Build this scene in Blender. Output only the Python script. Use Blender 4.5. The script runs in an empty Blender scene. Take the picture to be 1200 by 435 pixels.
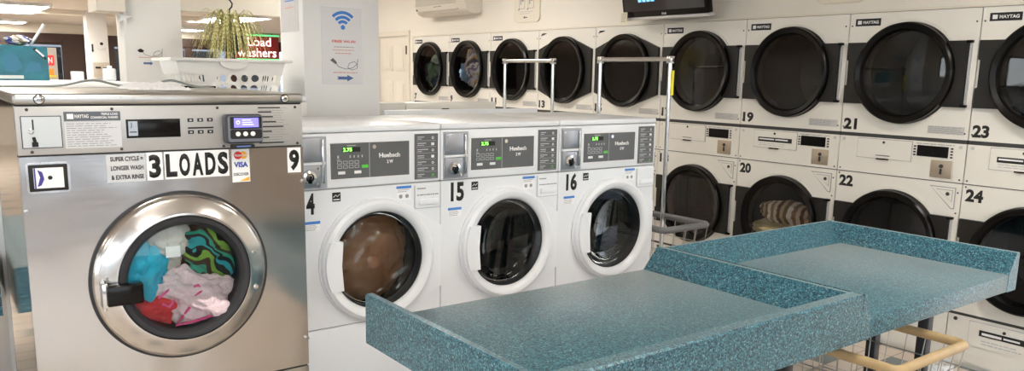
import bpy, bmesh, math, random
from mathutils import Vector, Matrix, noise
PI = math.pi
random.seed(7)
scene = bpy.context.scene
C = scene.collection

# ------------------------------------------------------------------ camera
cam_data = bpy.data.cameras.new('camera')
cam = bpy.data.objects.new('camera', cam_data); C.objects.link(cam)
cam_data.sensor_width = 36.0
cam_data.lens = 936.06 / 1200 * 36.0
cam_data.shift_y = (254.22 - 217.5) / 1200
cam_data.clip_start = 0.05
R_ = ((0.80204744, -0.59700112, 0.0175946), (0.09073877, 0.15091505, 0.98437347), (0.59032735, 0.7879177, -0.17521218))
m = Matrix.Identity(4)
for i in range(3):
    m[i][0] = R_[0][i]; m[i][1] = R_[1][i]; m[i][2] = -R_[2][i]
m[2][3] = 1.65
cam.matrix_world = m
scene.camera = cam

# ------------------------------------------------------------------ world and exposure
world = bpy.data.worlds.new('world'); scene.world = world; world.use_nodes = True
wn = world.node_tree; wn.nodes.clear()
wo = wn.nodes.new('ShaderNodeOutputWorld'); wb = wn.nodes.new('ShaderNodeBackground')
wtc = wn.nodes.new('ShaderNodeTexCoord'); wsx = wn.nodes.new('ShaderNodeSeparateXYZ'); wr = wn.nodes.new('ShaderNodeValToRGB')
wn.links.new(wtc.outputs['Generated'], wsx.inputs[0]); wn.links.new(wsx.outputs['Z'], wr.inputs[0])
wr.color_ramp.elements[0].position = 0.0; wr.color_ramp.elements[0].color = (0.95, 0.96, 0.97, 1)
wr.color_ramp.elements[1].position = 0.6; wr.color_ramp.elements[1].color = (0.62, 0.76, 1.0, 1)
wn.links.new(wr.outputs[0], wb.inputs[0]); wb.inputs[1].default_value = 3.0
wn.links.new(wb.outputs[0], wo.inputs[0])
scene.view_settings.view_transform = 'Standard'
scene.view_settings.look = 'None'
scene.view_settings.gamma = 1.0
scene.view_settings.use_curve_mapping = False
scene.view_settings.exposure = 0.95
LAMP = 11.0

# ------------------------------------------------------------------ materials
MATS = {}
def mat(name, col, rough=0.5, metal=0.0, emit=0.0, coat=0.0, spec=0.5, noise_amt=0.0, noise_scale=30, bump=0.0, bump_scale=60):
    if name in MATS: return MATS[name]
    mt = bpy.data.materials.new(name); mt.use_nodes = True
    nt = mt.node_tree; b = nt.nodes['Principled BSDF']
    b.inputs['Base Color'].default_value = (*col, 1)
    b.inputs['Roughness'].default_value = rough; b.inputs['Metallic'].default_value = metal
    b.inputs['Coat Weight'].default_value = coat; b.inputs['Coat Roughness'].default_value = 0.08
    b.inputs['Specular IOR Level'].default_value = spec
    if emit: b.inputs['Emission Color'].default_value = (*col, 1); b.inputs['Emission Strength'].default_value = emit
    if noise_amt or bump:
        tc = nt.nodes.new('ShaderNodeTexCoord')
    if noise_amt:
        n = nt.nodes.new('ShaderNodeTexNoise'); n.inputs['Scale'].default_value = noise_scale; n.inputs['Detail'].default_value = 5
        nt.links.new(tc.outputs['Object'], n.inputs['Vector'])
        mx = nt.nodes.new('ShaderNodeMix'); mx.data_type = 'RGBA'
        mx.inputs['A'].default_value = (*[c * (1 - noise_amt) for c in col], 1); mx.inputs['B'].default_value = (*[min(1, c * (1 + noise_amt)) for c in col], 1)
        nt.links.new(n.outputs['Fac'], mx.inputs['Factor']); nt.links.new(mx.outputs['Result'], b.inputs['Base Color'])
    if bump:
        n2 = nt.nodes.new('ShaderNodeTexNoise'); n2.inputs['Scale'].default_value = bump_scale; n2.inputs['Detail'].default_value = 4
        nt.links.new(tc.outputs['Object'], n2.inputs['Vector'])
        bp = nt.nodes.new('ShaderNodeBump'); bp.inputs['Strength'].default_value = bump; bp.inputs['Distance'].default_value = 0.02
        nt.links.new(n2.outputs['Fac'], bp.inputs['Height']); nt.links.new(bp.outputs[0], b.inputs['Normal'])
    MATS[name] = mt
    return mt

def glass_mat(name, tint, refl=1.0, ior=1.5):
    mt = bpy.data.materials.new(name); mt.use_nodes = True; nt = mt.node_tree; nt.nodes.clear()
    o = nt.nodes.new('ShaderNodeOutputMaterial'); mx = nt.nodes.new('ShaderNodeMixShader')
    t = nt.nodes.new('ShaderNodeBsdfTransparent'); t.inputs[0].default_value = (*tint, 1)
    g = nt.nodes.new('ShaderNodeBsdfGlossy'); g.inputs['Roughness'].default_value = 0.02; g.inputs['Color'].default_value = (refl, refl, refl, 1)
    f = nt.nodes.new('ShaderNodeFresnel'); f.inputs['IOR'].default_value = ior
    nt.links.new(f.outputs[0], mx.inputs[0]); nt.links.new(t.outputs[0], mx.inputs[1]); nt.links.new(g.outputs[0], mx.inputs[2])
    nt.links.new(mx.outputs[0], o.inputs[0]); MATS[name] = mt
    return mt

def brushed(name, col, rough, scale=(2, 2, 220)):
    mt = mat(name, col, rough, 1.0); nt = mt.node_tree; b = nt.nodes['Principled BSDF']
    tc = nt.nodes.new('ShaderNodeTexCoord'); mp = nt.nodes.new('ShaderNodeMapping'); mp.inputs['Scale'].default_value = scale
    n = nt.nodes.new('ShaderNodeTexNoise'); n.inputs['Scale'].default_value = 1.5; n.inputs['Detail'].default_value = 4
    nt.links.new(tc.outputs['Object'], mp.inputs[0]); nt.links.new(mp.outputs[0], n.inputs['Vector'])
    rp = nt.nodes.new('ShaderNodeMapRange'); rp.inputs['To Min'].default_value = rough * 0.75; rp.inputs['To Max'].default_value = rough * 1.3
    nt.links.new(n.outputs['Fac'], rp.inputs['Value']); nt.links.new(rp.outputs[0], b.inputs['Roughness'])
    n2 = nt.nodes.new('ShaderNodeTexNoise'); n2.inputs['Scale'].default_value = 2.2
    nt.links.new(tc.outputs['Object'], n2.inputs['Vector'])
    bp = nt.nodes.new('ShaderNodeBump'); bp.inputs['Strength'].default_value = 0.3; bp.inputs['Distance'].default_value = 0.05
    nt.links.new(n2.outputs['Fac'], bp.inputs['Height']); nt.links.new(bp.outputs[0], b.inputs['Normal'])
    return mt

def speckle():
    mt = bpy.data.materials.new('teal speckled laminate'); mt.use_nodes = True; nt = mt.node_tree; b = nt.nodes['Principled BSDF']
    tc = nt.nodes.new('ShaderNodeTexCoord'); v = nt.nodes.new('ShaderNodeTexVoronoi'); v.inputs['Scale'].default_value = 230
    nt.links.new(tc.outputs['Object'], v.inputs['Vector'])
    sp = nt.nodes.new('ShaderNodeSeparateColor'); nt.links.new(v.outputs['Color'], sp.inputs[0])
    cr = nt.nodes.new('ShaderNodeValToRGB'); cr.color_ramp.interpolation = 'CONSTANT'
    e = cr.color_ramp.elements
    e[0].position = 0; e[0].color = (0.008, 0.035, 0.055, 1)
    e[1].position = 0.25; e[1].color = (0.022, 0.10, 0.145, 1)
    for p, c in ((0.55, (0.045, 0.175, 0.23)), (0.84, (0.08, 0.24, 0.30)), (0.95, (0.20, 0.36, 0.41))):
        x = e.new(p); x.color = (*c, 1)
    nt.links.new(sp.outputs[0], cr.inputs[0]); nt.links.new(cr.outputs[0], b.inputs['Base Color'])
    b.inputs['Roughness'].default_value = 0.34; b.inputs['Specular IOR Level'].default_value = 0.5; b.inputs['Sheen Weight'].default_value = 0.5; b.inputs['Sheen Roughness'].default_value = 0.35; b.inputs['Sheen Tint'].default_value = (1.0, 0.97, 0.90, 1)
    n = nt.nodes.new('ShaderNodeTexNoise'); n.inputs['Scale'].default_value = 260
    nt.links.new(tc.outputs['Object'], n.inputs['Vector'])
    bp = nt.nodes.new('ShaderNodeBump'); bp.inputs['Strength'].default_value = 0.1; bp.inputs['Distance'].default_value = 0.0005
    nt.links.new(n.outputs['Fac'], bp.inputs['Height']); nt.links.new(bp.outputs[0], b.inputs['Normal'])
    MATS['laminate'] = mt
    return mt

def tile_floor():
    mt = bpy.data.materials.new('floor tiles'); mt.use_nodes = True; nt = mt.node_tree; b = nt.nodes['Principled BSDF']
    L = nt.links
    tc = nt.nodes.new('ShaderNodeTexCoord'); sx = nt.nodes.new('ShaderNodeSeparateXYZ'); L.new(tc.outputs['Object'], sx.inputs[0])
    def M(op, a, bb=None, c=None):
        n = nt.nodes.new('ShaderNodeMath'); n.operation = op
        for k, q in enumerate((a, bb, c)):
            if q is None: continue
            if isinstance(q, (int, float)): n.inputs[k].default_value = q
            else: L.new(q, n.inputs[k])
        return n.outputs[0]
    P = 0.155
    cx = M('ABSOLUTE', M('SUBTRACT', M('FRACT', M('DIVIDE', sx.outputs[0], P)), 0.5))
    cy = M('ABSOLUTE', M('SUBTRACT', M('FRACT', M('DIVIDE', sx.outputs[1], P)), 0.5))
    grout = M('GREATER_THAN', M('MAXIMUM', cx, cy), 0.482)
    # inset grey tiles at every fourth crossing, two steps in x and y
    def cell(s): return M('FLOOR', M('DIVIDE', s, P))
    ix = M('FLOORED_MODULO', cell(sx.outputs[0]), 4); iy = M('FLOORED_MODULO', cell(sx.outputs[1]), 4)
    ins = M('MULTIPLY', M('COMPARE', ix, 1, 0.1), M('COMPARE', iy, 2, 0.1))
    ins2 = M('MULTIPLY', M('COMPARE', ix, 3, 0.1), M('COMPARE', iy, 0, 0.1))
    insx = M('MAXIMUM', ins, ins2)
    n = nt.nodes.new('ShaderNodeTexNoise'); n.inputs['Scale'].default_value = 3; L.new(tc.outputs['Object'], n.inputs['Vector'])
    base = nt.nodes.new('ShaderNodeMix'); base.data_type = 'RGBA'
    base.inputs['A'].default_value = (0.60, 0.50, 0.42, 1); base.inputs['B'].default_value = (0.74, 0.65, 0.56, 1); L.new(n.outputs['Fac'], base.inputs['Factor'])
    m1 = nt.nodes.new('ShaderNodeMix'); m1.data_type = 'RGBA'; L.new(insx, m1.inputs['Factor']); L.new(base.outputs['Result'], m1.inputs['A']); m1.inputs['B'].default_value = (0.16, 0.20, 0.21, 1)
    m2 = nt.nodes.new('ShaderNodeMix'); m2.data_type = 'RGBA'; L.new(grout, m2.inputs['Factor']); L.new(m1.outputs['Result'], m2.inputs['A']); m2.inputs['B'].default_value = (0.22, 0.18, 0.16, 1)
    L.new(m2.outputs['Result'], b.inputs['Base Color']); b.inputs['Roughness'].default_value = 0.32
    return mt

def stripe_mat(name, cols, scale, distort=4.0, rough=0.9, direction='DIAGONAL', zig=False):
    mt = bpy.data.materials.new(name); mt.use_nodes = True; nt = mt.node_tree; b = nt.nodes['Principled BSDF']
    tc = nt.nodes.new('ShaderNodeTexCoord'); w = nt.nodes.new('ShaderNodeTexWave'); w.wave_type = 'BANDS'; w.bands_direction = direction; w.wave_profile = 'SAW'
    w.inputs['Scale'].default_value = scale; w.inputs['Distortion'].default_value = distort; w.inputs['Detail'].default_value = 1.5; w.inputs['Detail Scale'].default_value = 2.0
    nt.links.new(tc.outputs['Object'], w.inputs['Vector'])
    cr = nt.nodes.new('ShaderNodeValToRGB'); cr.color_ramp.interpolation = 'CONSTANT'; e = cr.color_ramp.elements
    e[0].color = (*cols[0], 1); e[1].position = 1 / len(cols); e[1].color = (*cols[1], 1)
    for i, c in enumerate(cols[2:]):
        x = e.new((i + 2) / len(cols)); x.color = (*c, 1)
    nt.links.new(w.outputs['Fac'], cr.inputs[0]); nt.links.new(cr.outputs[0], b.inputs['Base Color']); b.inputs['Roughness'].default_value = rough
    MATS[name] = mt
    return mt

LAM = speckle()
WALL = mat('cream wall paint', (0.80, 0.765, 0.70), 0.75, noise_amt=0.03, noise_scale=3, bump=0.05, bump_scale=90)
PILLAR = mat('pale pillar paint', (0.76, 0.765, 0.76), 0.6, noise_amt=0.02, noise_scale=3)
CEIL = mat('ceiling board', (0.62, 0.56, 0.50), 0.85, noise_amt=0.05, noise_scale=6)
TRIM = mat('cream trim', (0.74, 0.69, 0.60), 0.5)
WHT = mat('white enamel', (0.78, 0.80, 0.83), 0.28, coat=0.3, noise_amt=0.015, noise_scale=4)
WHT2 = mat('white moulded plastic', (0.80, 0.82, 0.85), 0.3)
DRY = mat('warm white enamel', (0.80, 0.775, 0.72), 0.32, coat=0.2, noise_amt=0.015, noise_scale=4)
BLK = mat('black plastic', (0.005, 0.0042, 0.004), 0.22, spec=0.22)
PLATE = mat('black door plate', (0.016, 0.0145, 0.013), 0.45, spec=0.35)
RUB = mat('black rubber gasket', (0.018, 0.018, 0.022), 0.55)
SEAM = mat('dark seam', (0.05, 0.05, 0.05), 0.8)
GREY = mat('grey seam', (0.35, 0.35, 0.36), 0.6)
PANEL = mat('slate grey control panel', (0.115, 0.12, 0.125), 0.45)
DRUM = mat('drum steel', (0.03, 0.03, 0.032), 0.25, 0.8)
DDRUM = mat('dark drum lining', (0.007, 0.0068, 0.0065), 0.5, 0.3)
STEEL = brushed('brushed stainless steel', (0.53, 0.50, 0.47), 0.19)
STEELR = brushed('polished door ring steel', (0.66, 0.64, 0.62), 0.20, (40, 40, 40))
CHROME = mat('chrome', (0.72, 0.72, 0.72), 0.14, 1.0)
WIRE = mat('wire basket metal', (0.45, 0.44, 0.42), 0.3, 0.9)
SILVER = mat('silver label', (0.60, 0.60, 0.60), 0.35, 0.3)
BEIGEM = mat('beige coin plate', (0.50, 0.42, 0.33), 0.35, 0.6)
INK = mat('black ink', (0.008, 0.008, 0.008), 0.6)
GINK = mat('grey ink', (0.30, 0.30, 0.31), 0.7)
LINK = mat('light grey ink', (0.52, 0.53, 0.54), 0.7)
WINK = mat('white ink', (0.85, 0.85, 0.85), 0.5)
PAPER = mat('white paper', (0.84, 0.85, 0.86), 0.5)
GOLDW = mat('tan vinyl bumper', (0.46, 0.33, 0.17), 0.4, noise_amt=0.15, noise_scale=20)
GRYB = mat('grey rubber bumper', (0.16, 0.16, 0.165), 0.5)
LEG = mat('black powder coated steel', (0.010, 0.010, 0.014), 0.4)
LED = mat('green digits', (0.25, 1.0, 0.12), 0.5, emit=1.6)
GREENB = mat('green button', (0.10, 0.62, 0.06), 0.4)
RED = mat('red ink', (0.65, 0.05, 0.06), 0.5)
BLUE = mat('blue ink', (0.05, 0.22, 0.62), 0.5)
BROWN = mat('dark brown frame', (0.045, 0.022, 0.016), 0.5)
GLASS = glass_mat('clear glass', (0.88, 0.91, 0.90), ior=1.33)
WGLASS = glass_mat('window glass', (0.93, 0.95, 0.95), ior=1.3)
DGLASS = glass_mat('smoked glass', (0.84, 0.85, 0.87), ior=1.55)
LAMPM = mat('lit fluorescent diffuser', (1.0, 0.95, 0.86), 0.5, emit=LAMP)

# ------------------------------------------------------------------ mesh helpers
def bx(bm, x0, x1, y0, y1, z0, z1, bev=0.0, seg=2):
    r = bmesh.ops.create_cube(bm, size=1)
    vs = r['verts']
    for v in vs:
        v.co = Vector(((x0 + x1) / 2 + v.co.x * (x1 - x0), (y0 + y1) / 2 + v.co.y * (y1 - y0), (z0 + z1) / 2 + v.co.z * (z1 - z0)))
    if bev:
        es = list({e for v in vs for e in v.link_edges})
        bmesh.ops.bevel(bm, geom=es, offset=bev, segments=seg, affect='EDGES', profile=0.5)
    return bm

def obj(name, bm, material, parent=None, smooth=True, loc=None, angle=35):
    me = bpy.data.meshes.new(name)
    bmesh.ops.recalc_face_normals(bm, faces=bm.faces)
    bm.to_mesh(me); bm.free()
    me.materials.append(material)
    if smooth:
        for p in me.polygons: p.use_smooth = True
        me.set_sharp_from_angle(angle=math.radians(angle))
    o = bpy.data.objects.new(name, me); C.objects.link(o)
    if parent: o.parent = parent
    if loc: o.location = loc
    return o

def box(name, x0, x1, y0, y1, z0, z1, material, parent=None, bev=0.0):
    return obj(name, bx(bmesh.new(), x0, x1, y0, y1, z0, z1, bev), material, parent)

def lathe(bm, cx, cz, prof, seg=64, closed=False, a0=0, a1=2 * PI):
    """turns (r, y) pairs about the y axis through (cx, cz)"""
    full = abs(a1 - a0 - 2 * PI) < 1e-6
    n = seg if full else seg + 1
    rows = []
    for (r, y) in prof:
        rows.append([bm.verts.new((cx + r * math.cos(a0 + (a1 - a0) * k / seg), y, cz + r * math.sin(a0 + (a1 - a0) * k / seg))) for k in range(n)])
    rr = list(zip(rows, rows[1:])) + ([(rows[-1], rows[0])] if closed else [])
    for a, b in rr:
        for k in range(seg):
            j = (k + 1) % n
            if prof[0][0] == 0 and False: pass
            try: bm.faces.new((a[k], a[j], b[j], b[k]))
            except ValueError: pass
    bmesh.ops.remove_doubles(bm, verts=bm.verts, dist=1e-6)
    return bm

def disc_y(bm, cx, cz, r, y, seg=32, y1=None):
    lathe(bm, cx, cz, [(0.0001, y), (r, y)] + ([(r, y1)] if y1 is not None else []), seg)
    return bm

def plate(bm, poly, y0, y1, cx=None, cz=None, rh=0, seg=64, hole=None):
    """star shaped outline (x, z), extruded y0 (front) to y1, with an optional round or oval hole"""
    if cx is None:
        cx = sum(p[0] for p in poly) / len(poly); cz = sum(p[1] for p in poly) / len(poly)
    if not rh:
        of = [bm.verts.new((p[0], y0, p[1])) for p in poly]; ob = [bm.verts.new((p[0], y1, p[1])) for p in poly]; n = len(poly)
        for k in range(n): bm.faces.new((of[k], of[(k + 1) % n], ob[(k + 1) % n], ob[k]))
        bm.faces.new(of); bm.faces.new(ob[::-1])
        return bm
    angs = set(round(2 * PI * k / seg, 5) for k in range(seg))
    for p in poly: angs.add(round(math.atan2(p[1] - cz, p[0] - cx) % (2 * PI), 5))
    angs = sorted(angs)
    cl = [angs[0]]
    for a in angs[1:]:
        if a - cl[-1] > 1e-3: cl.append(a)
        elif any(abs((math.atan2(p[1] - cz, p[0] - cx) % (2 * PI)) - a) < 1e-4 for p in poly): cl[-1] = a
    outer = []
    for a in cl:
        dx, dz = math.cos(a), math.sin(a); best = None
        for (p, q) in zip(poly, poly[1:] + poly[:1]):
            ex, ez = q[0] - p[0], q[1] - p[1]
            det = dx * (-ez) + ex * dz
            if abs(det) < 1e-12: continue
            rx, rz = p[0] - cx, p[1] - cz
            t = (rx * (-ez) + ex * rz) / det
            u = (dx * rz - dz * rx) / det
            if t > 0 and -1e-5 <= u <= 1 + 1e-5 and (best is None or t > best): best = t
        outer.append((cx + dx * best, cz + dz * best))
    n = len(cl)
    of = [bm.verts.new((p[0], y0, p[1])) for p in outer]
    ob = [bm.verts.new((p[0], y1, p[1])) for p in outer]
    if rh:
        rx, rz = (rh if isinstance(rh, tuple) else (rh, rh))
        inf = [bm.verts.new((cx + rx * math.cos(a), y0, cz + rz * math.sin(a))) for a in cl]
        inb = [bm.verts.new((cx + rx * math.cos(a), y1, cz + rz * math.sin(a))) for a in cl]
    for k in range(n):
        j = (k + 1) % n
        bm.faces.new((of[k], of[j], ob[j], ob[k]))
        if rh:
            bm.faces.new((inf[k], inf[j], of[j], of[k])); bm.faces.new((inb[k], ob[k], ob[j], inb[j])); bm.faces.new((inf[k], inb[k], inb[j], inf[j]))
    if not rh:
        bm.faces.new(of); bm.faces.new(ob[::-1])
    return bm

def tube(bm, pts, r, seg=8, closed=False):
    pts = [Vector(p) for p in pts]; n = len(pts); rows = []
    up = Vector((0, 0, 1)); prev = None
    for i, p in enumerate(pts):
        a = pts[i - 1] if (i or closed) else p
        b = pts[(i + 1) % n] if (i < n - 1 or closed) else p
        d = (b - a).normalized()
        if prev is None:
            s = d.cross(up)
            if s.length < 0.05: s = d.cross(Vector((1, 0, 0)))
        else:
            s = prev - d * prev.dot(d)
        s.normalize(); prev = s; t = d.cross(s)
        rr = r[i] if isinstance(r, (list, tuple)) else r
        rows.append([bm.verts.new(p + (s * math.cos(2 * PI * k / seg) + t * math.sin(2 * PI * k / seg)) * rr) for k in range(seg)])
    prs = list(zip(rows, rows[1:])) + ([(rows[-1], rows[0])] if closed else [])
    for a, b in prs:
        for k in range(seg):
            j = (k + 1) % seg
            bm.faces.new((a[k], a[j], b[j], b[k]))
    if not closed:
        bm.faces.new(rows[0][::-1]); bm.faces.new(rows[-1])
    return bm

def rpoly(x0, x1, z0, z1, r, n=5):
    out = []
    for (cx, cz, a) in ((x1 - r, z1 - r, 0), (x0 + r, z1 - r, PI / 2), (x0 + r, z0 + r, PI), (x1 - r, z0 + r, 1.5 * PI)):
        for k in range(n + 1):
            t = a + PI / 2 * k / n; out.append((cx + r * math.cos(t), cz + r * math.sin(t)))
    return out

def hull(pts):
    pts = sorted(set((round(a, 5), round(b, 5)) for a, b in pts))
    def half(ps):
        h = []
        for p in ps:
            while len(h) > 1 and (h[-1][0] - h[-2][0]) * (p[1] - h[-2][1]) - (h[-1][1] - h[-2][1]) * (p[0] - h[-2][0]) <= 0: h.pop()
            h.append(p)
        return h[:-1]
    return half(pts) + half(pts[::-1])

def circ(cx, cz, r, n=64): return [(cx + r * math.cos(2 * PI * k / n), cz + r * math.sin(2 * PI * k / n)) for k in range(n)]

def text_mesh(s, x0, x1, z0, z1, y, bold=0.0, ext=0.0006):
    """lettering fitted to a box in the x-z plane, facing -y; returns a bmesh"""
    cu = bpy.data.curves.new('lettering', 'FONT'); cu.body = s; cu.offset = bold; cu.size = 1; cu.resolution_u = 3; cu.extrude = 0.0
    cu.align_x = 'LEFT'; cu.space_line = 0.95
    to = bpy.data.objects.new('lettering', cu); C.objects.link(to)
    bpy.context.view_layer.update()
    dg = bpy.context.evaluated_depsgraph_get()
    me = bpy.data.meshes.new_from_object(to.evaluated_get(dg))
    bpy.data.objects.remove(to); bpy.data.curves.remove(cu)
    bm = bmesh.new(); bm.from_mesh(me); bpy.data.meshes.remove(me)
    xs = [v.co.x for v in bm.verts]; ys = [v.co.y for v in bm.verts]
    a, b, c, d = min(xs), max(xs), min(ys), max(ys)
    for v in bm.verts:
        v.co = Vector((x0 + (v.co.x - a) / (b - a) * (x1 - x0), y, z0 + (v.co.y - c) / (d - c) * (z1 - z0)))
    r = bmesh.ops.extrude_face_region(bm, geom=bm.faces[:])
    for g in r['geom']:
        if isinstance(g, bmesh.types.BMVert): g.co.y -= ext
    return bm

def text(name, s, x0, x1, z0, z1, y, material, parent, bold=0.0):
    return obj(name, text_mesh(s, x0, x1, z0, z1, y, bold), material, parent, smooth=False)

def lines(bm, x0, x1, z0, z1, n, y, h=None, ragged=True, seed=1):
    """rows of small print too fine to read"""
    rnd = random.Random(seed); step = (z1 - z0) / n; h = h or step * 0.35
    for k in range(n):
        zc = z1 - step * (k + 0.5); x = x0; end = x1 - (rnd.random() * 0.35 * (x1 - x0) if ragged else 0)
        while x < end:
            w = (0.06 + 0.14 * rnd.random()) * (x1 - x0)
            bx(bm, x, min(end, x + w), y - 0.0004, y, zc - h / 2, zc + h / 2); x += w + 0.025 * (x1 - x0)
    return bm

def tag(o, label=None, cat=None, group=None, kind=None):
    if label: o['label'] = label
    if cat: o['category'] = cat
    if group: o['group'] = group
    if kind: o['kind'] = kind
    return o

def empty(name, loc, label, cat, group=None, rz=0):
    o = bpy.data.objects.new(name, None); C.objects.link(o); o.location = loc; o.rotation_euler = (0, 0, rz); o.empty_display_size = 0.1
    return tag(o, label, cat, group)

def struct(name, x0, x1, y0, y1, z0, z1, material, bev=0.0):
    return tag(box(name, x0, x1, y0, y1, z0, z1, material, None, bev), kind='structure')

def struct_multi(name, boxes, material):
    bm = bmesh.new()
    for b in boxes: bx(bm, *b)
    return tag(obj(name, bm, material, smooth=False), kind='structure')

# ------------------------------------------------------------------ the room
CH = 2.9; CF = 2.55
floor = struct('floor', -6, 9, -4, 20, -0.05, 0, tile_floor())
struct('ceiling', -6, 4.85, -4, 10.5, CH, CH + 0.1, CEIL)
struct('ceiling_far', -6, 9, 10.5, 20, CF, CF + 0.1, CEIL)
struct('trim_ceiling_step', -6, 4.85, 10.42, 10.5, CF, CH, TRIM)
# wall above, beside and behind the dryers
struct_multi('wall_right', [(4.85, 4.95, -4, 8.44, 2.075, CH), (4.85, 4.95, -4, 0.525, 0, 2.075), (4.85, 4.95, 8.44, 8.60, 0, CH), (4.85, 4.95, 9.36, 10.5, 0, CH), (4.85, 4.95, 8.60, 9.36, 2.10, CH)], WALL)
struct('wall_behind_dryers', 5.75, 5.85, 0.5, 8.5, 0, CH, WALL)
struct('wall_rear_return', 4.95, 9, 10.5, 10.6, 0, CF, WALL)
struct('wall_far_right', 9, 9.1, 10.5, 20, 0, CF, WALL)
struct('trim_dryer_ledge', 4.815, 4.852, 0.52, 8.46, 2.068, 2.082, TRIM)
struct('trim_dryer_end', 4.818, 4.852, 8.428, 8.46, 0, 2.068, TRIM)
# wall behind the camera with shop windows, left wall with windows
struct_multi('wall_back', [(-6, 4.95, -4.1, -4, 0, 0.35), (-6, 4.95, -4.1, -4, 2.45, CH), (-6, -5.2, -4.1, -4, 0.35, 2.45), (-2.2, -1.6, -4.1, -4, 0.35, 2.45), (2.3, 4.95, -4.1, -4, 0.35, 2.45)], mat('taupe back wall', (0.30, 0.25, 0.21), 0.7))
struct_multi('wall_left', [(-6.1, -6, -4, 20, 0, 0.75), (-6.1, -6, -4, 20, 2.35, CH), (-6.1, -6, -4, -3, 0.75, 2.35), (-6.1, -6, 0.2, 1.4, 0.75, 2.35), (-6.1, -6, 4.2, 5.2, 0.75, 2.35), (-6.1, -6, 6.9, 7.6, 0.75, 2.35), (-6.1, -6, 8.6, 20, 0.75, 2.35)], WALL)
wi = 0
def window(x0, x1, y0, y1, z0, z1, nm, frame):
    """a framed window; panes stand in the plane of the wall"""
    global wi; wi += 1
    bm = bmesh.new(); f = 0.05
    if abs(y1 - y0) < 0.2:
        ym = (y0 + y1) / 2
        bx(bm, x0, x1, y0, y1, z0, z0 + f); bx(bm, x0, x1, y0, y1, z1 - f, z1)
        for k in range(nm + 1):
            xc = x0 + (x1 - x0) * k / nm; bx(bm, max(x0, xc - f / 2), min(x1, xc + f / 2), y0, y1, z0 + f, z1 - f)
        fr = obj('window_%d' % wi, bm, frame, smooth=False)
        p = box('pane', x0 + 0.02, x1 - 0.02, ym - 0.004, ym + 0.004, z0 + 0.02, z1 - 0.02, WGLASS, fr)
    else:
        xm = (x0 + x1) / 2
        bx(bm, x0, x1, y0, y1, z0, z0 + f); bx(bm, x0, x1, y0, y1, z1 - f, z1)
        for k in range(nm + 1):
            yc = y0 + (y1 - y0) * k / nm; bx(bm, x0, x1, max(y0, yc - f / 2), min(y1, yc + f / 2), z0 + f, z1 - f)
        fr = obj('window_%d' % wi, bm, frame, smooth=False)
        p = box('pane', xm - 0.004, xm + 0.004, y0 + 0.02, y1 - 0.02, z0 + 0.02, z1 - 0.02, WGLASS, fr)
    tag(fr, kind='structure')
    return fr
for a, b, n in ((-5.2, -2.2, 3), (-1.6, 2.3, 4)): window(a, b, -4.08, -4.02, 0.35, 2.45, n, BROWN)
for a, b, n in ((-3, 0.2, 3), (1.4, 4.2, 3), (5.2, 6.9, 2), (7.6, 8.6, 1)): window(-6.08, -6.02, a, b, 0.75, 2.35, n, BROWN)
# far window wall
struct_multi('wall_far', [(-6, 9, 20, 20.1, 2.35, CF + 0.3), (-6, 9, 20, 20.1, 0, 0.8)], TRIM)
struct_multi('trim_far_frame', [(-6, 9, 19.96, 20.08, 2.16, 2.35), (-6, 1.78, 19.98, 20.08, 0.8, 2.16), (2.74, 3.14, 19.94, 20.08, 0.8, 2.16), (3.42, 3.74, 19.98, 20.08, 0.8, 2.16), (4.5, 5.02, 19.98, 20.08, 0.8, 2.16), (5.30, 5.42, 19.98, 20.08, 0.8, 2.16), (6.25, 6.5, 19.98, 20.08, 0.8, 2.16), (7.66, 7.74, 19.98, 20.08, 0.8, 2.16), (8.3, 9, 19.98, 20.08, 0.8, 2.16)], BROWN)
for a, b in ((1.78, 2.74), (3.14, 3.42), (3.74, 4.5), (5.02, 5.30), (5.42, 6.25), (6.5, 7.66), (7.74, 8.3)): window(a, b, 20.0, 20.06, 0.8, 2.16, 1, BROWN)
# outside
GROUND = mat('car park asphalt', (0.16, 0.16, 0.16), 0.9, noise_amt=0.1)
struct('ground', -60, 60, -60, 80, -0.2, -0.06, GROUND)
FAC = mat('grey stucco facade', (0.20, 0.20, 0.21), 0.9, noise_amt=0.1, noise_scale=1)
def store(name, x0, x1, y0, y1, h, label, fac):
    t = empty(name, ((x0 + x1) / 2, (y0 + y1) / 2, -0.06), label, 'building')
    w, d = (x1 - x0) / 2, (y1 - y0) / 2
    box('wall', -w, w, -d, d, 0, h, fac, t)
    box('parapet', -w - 0.15, w + 0.15, -d - 0.15, d + 0.15, h, h + 0.35, BROWN, t)
    for k in range(4):
        x = -w + (k + 0.5) * 2 * w / 4
        box('window', x - 0.8, x + 0.8, -d - 0.04, -d + 0.05, 1.0, 2.4, BLK, t)
store('building', 3.5, 12.5, 33, 40, 3.3, 'low grey building seen through the far shop windows', FAC)
# pillars and dropped beams
def pillar(name, x0, x1, y0, y1, top): return struct(name, x0, x1, y0, y1, 0, top, PILLAR, 0.006)
YP = 3.86
pillar('trim_pillar_near', 1.583, 2.0, YP, YP + 0.305, CH)
pillar('trim_pillar_middle', 1.353, 1.78, 6.8, 7.05, CH)
pillar('trim_pillar_far', 2.38, 2.68, 14.7, 15.0, CF)
BEAM = mat('beam paint', (0.74, 0.70, 0.63), 0.7, noise_amt=0.02)
struct_multi('trim_beam', [(1.78, 3.1, 6.82, 7.02, 2.105, CH)], BEAM)
struct_multi('trim_beam_stub', [(1.16, 1.353, 6.70, 7.05, 2.065, CH)], BEAM)
struct_multi('trim_far_beam', [(1.2, 4.5, 14.75, 14.95, 2.47, CF)], TRIM)
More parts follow.
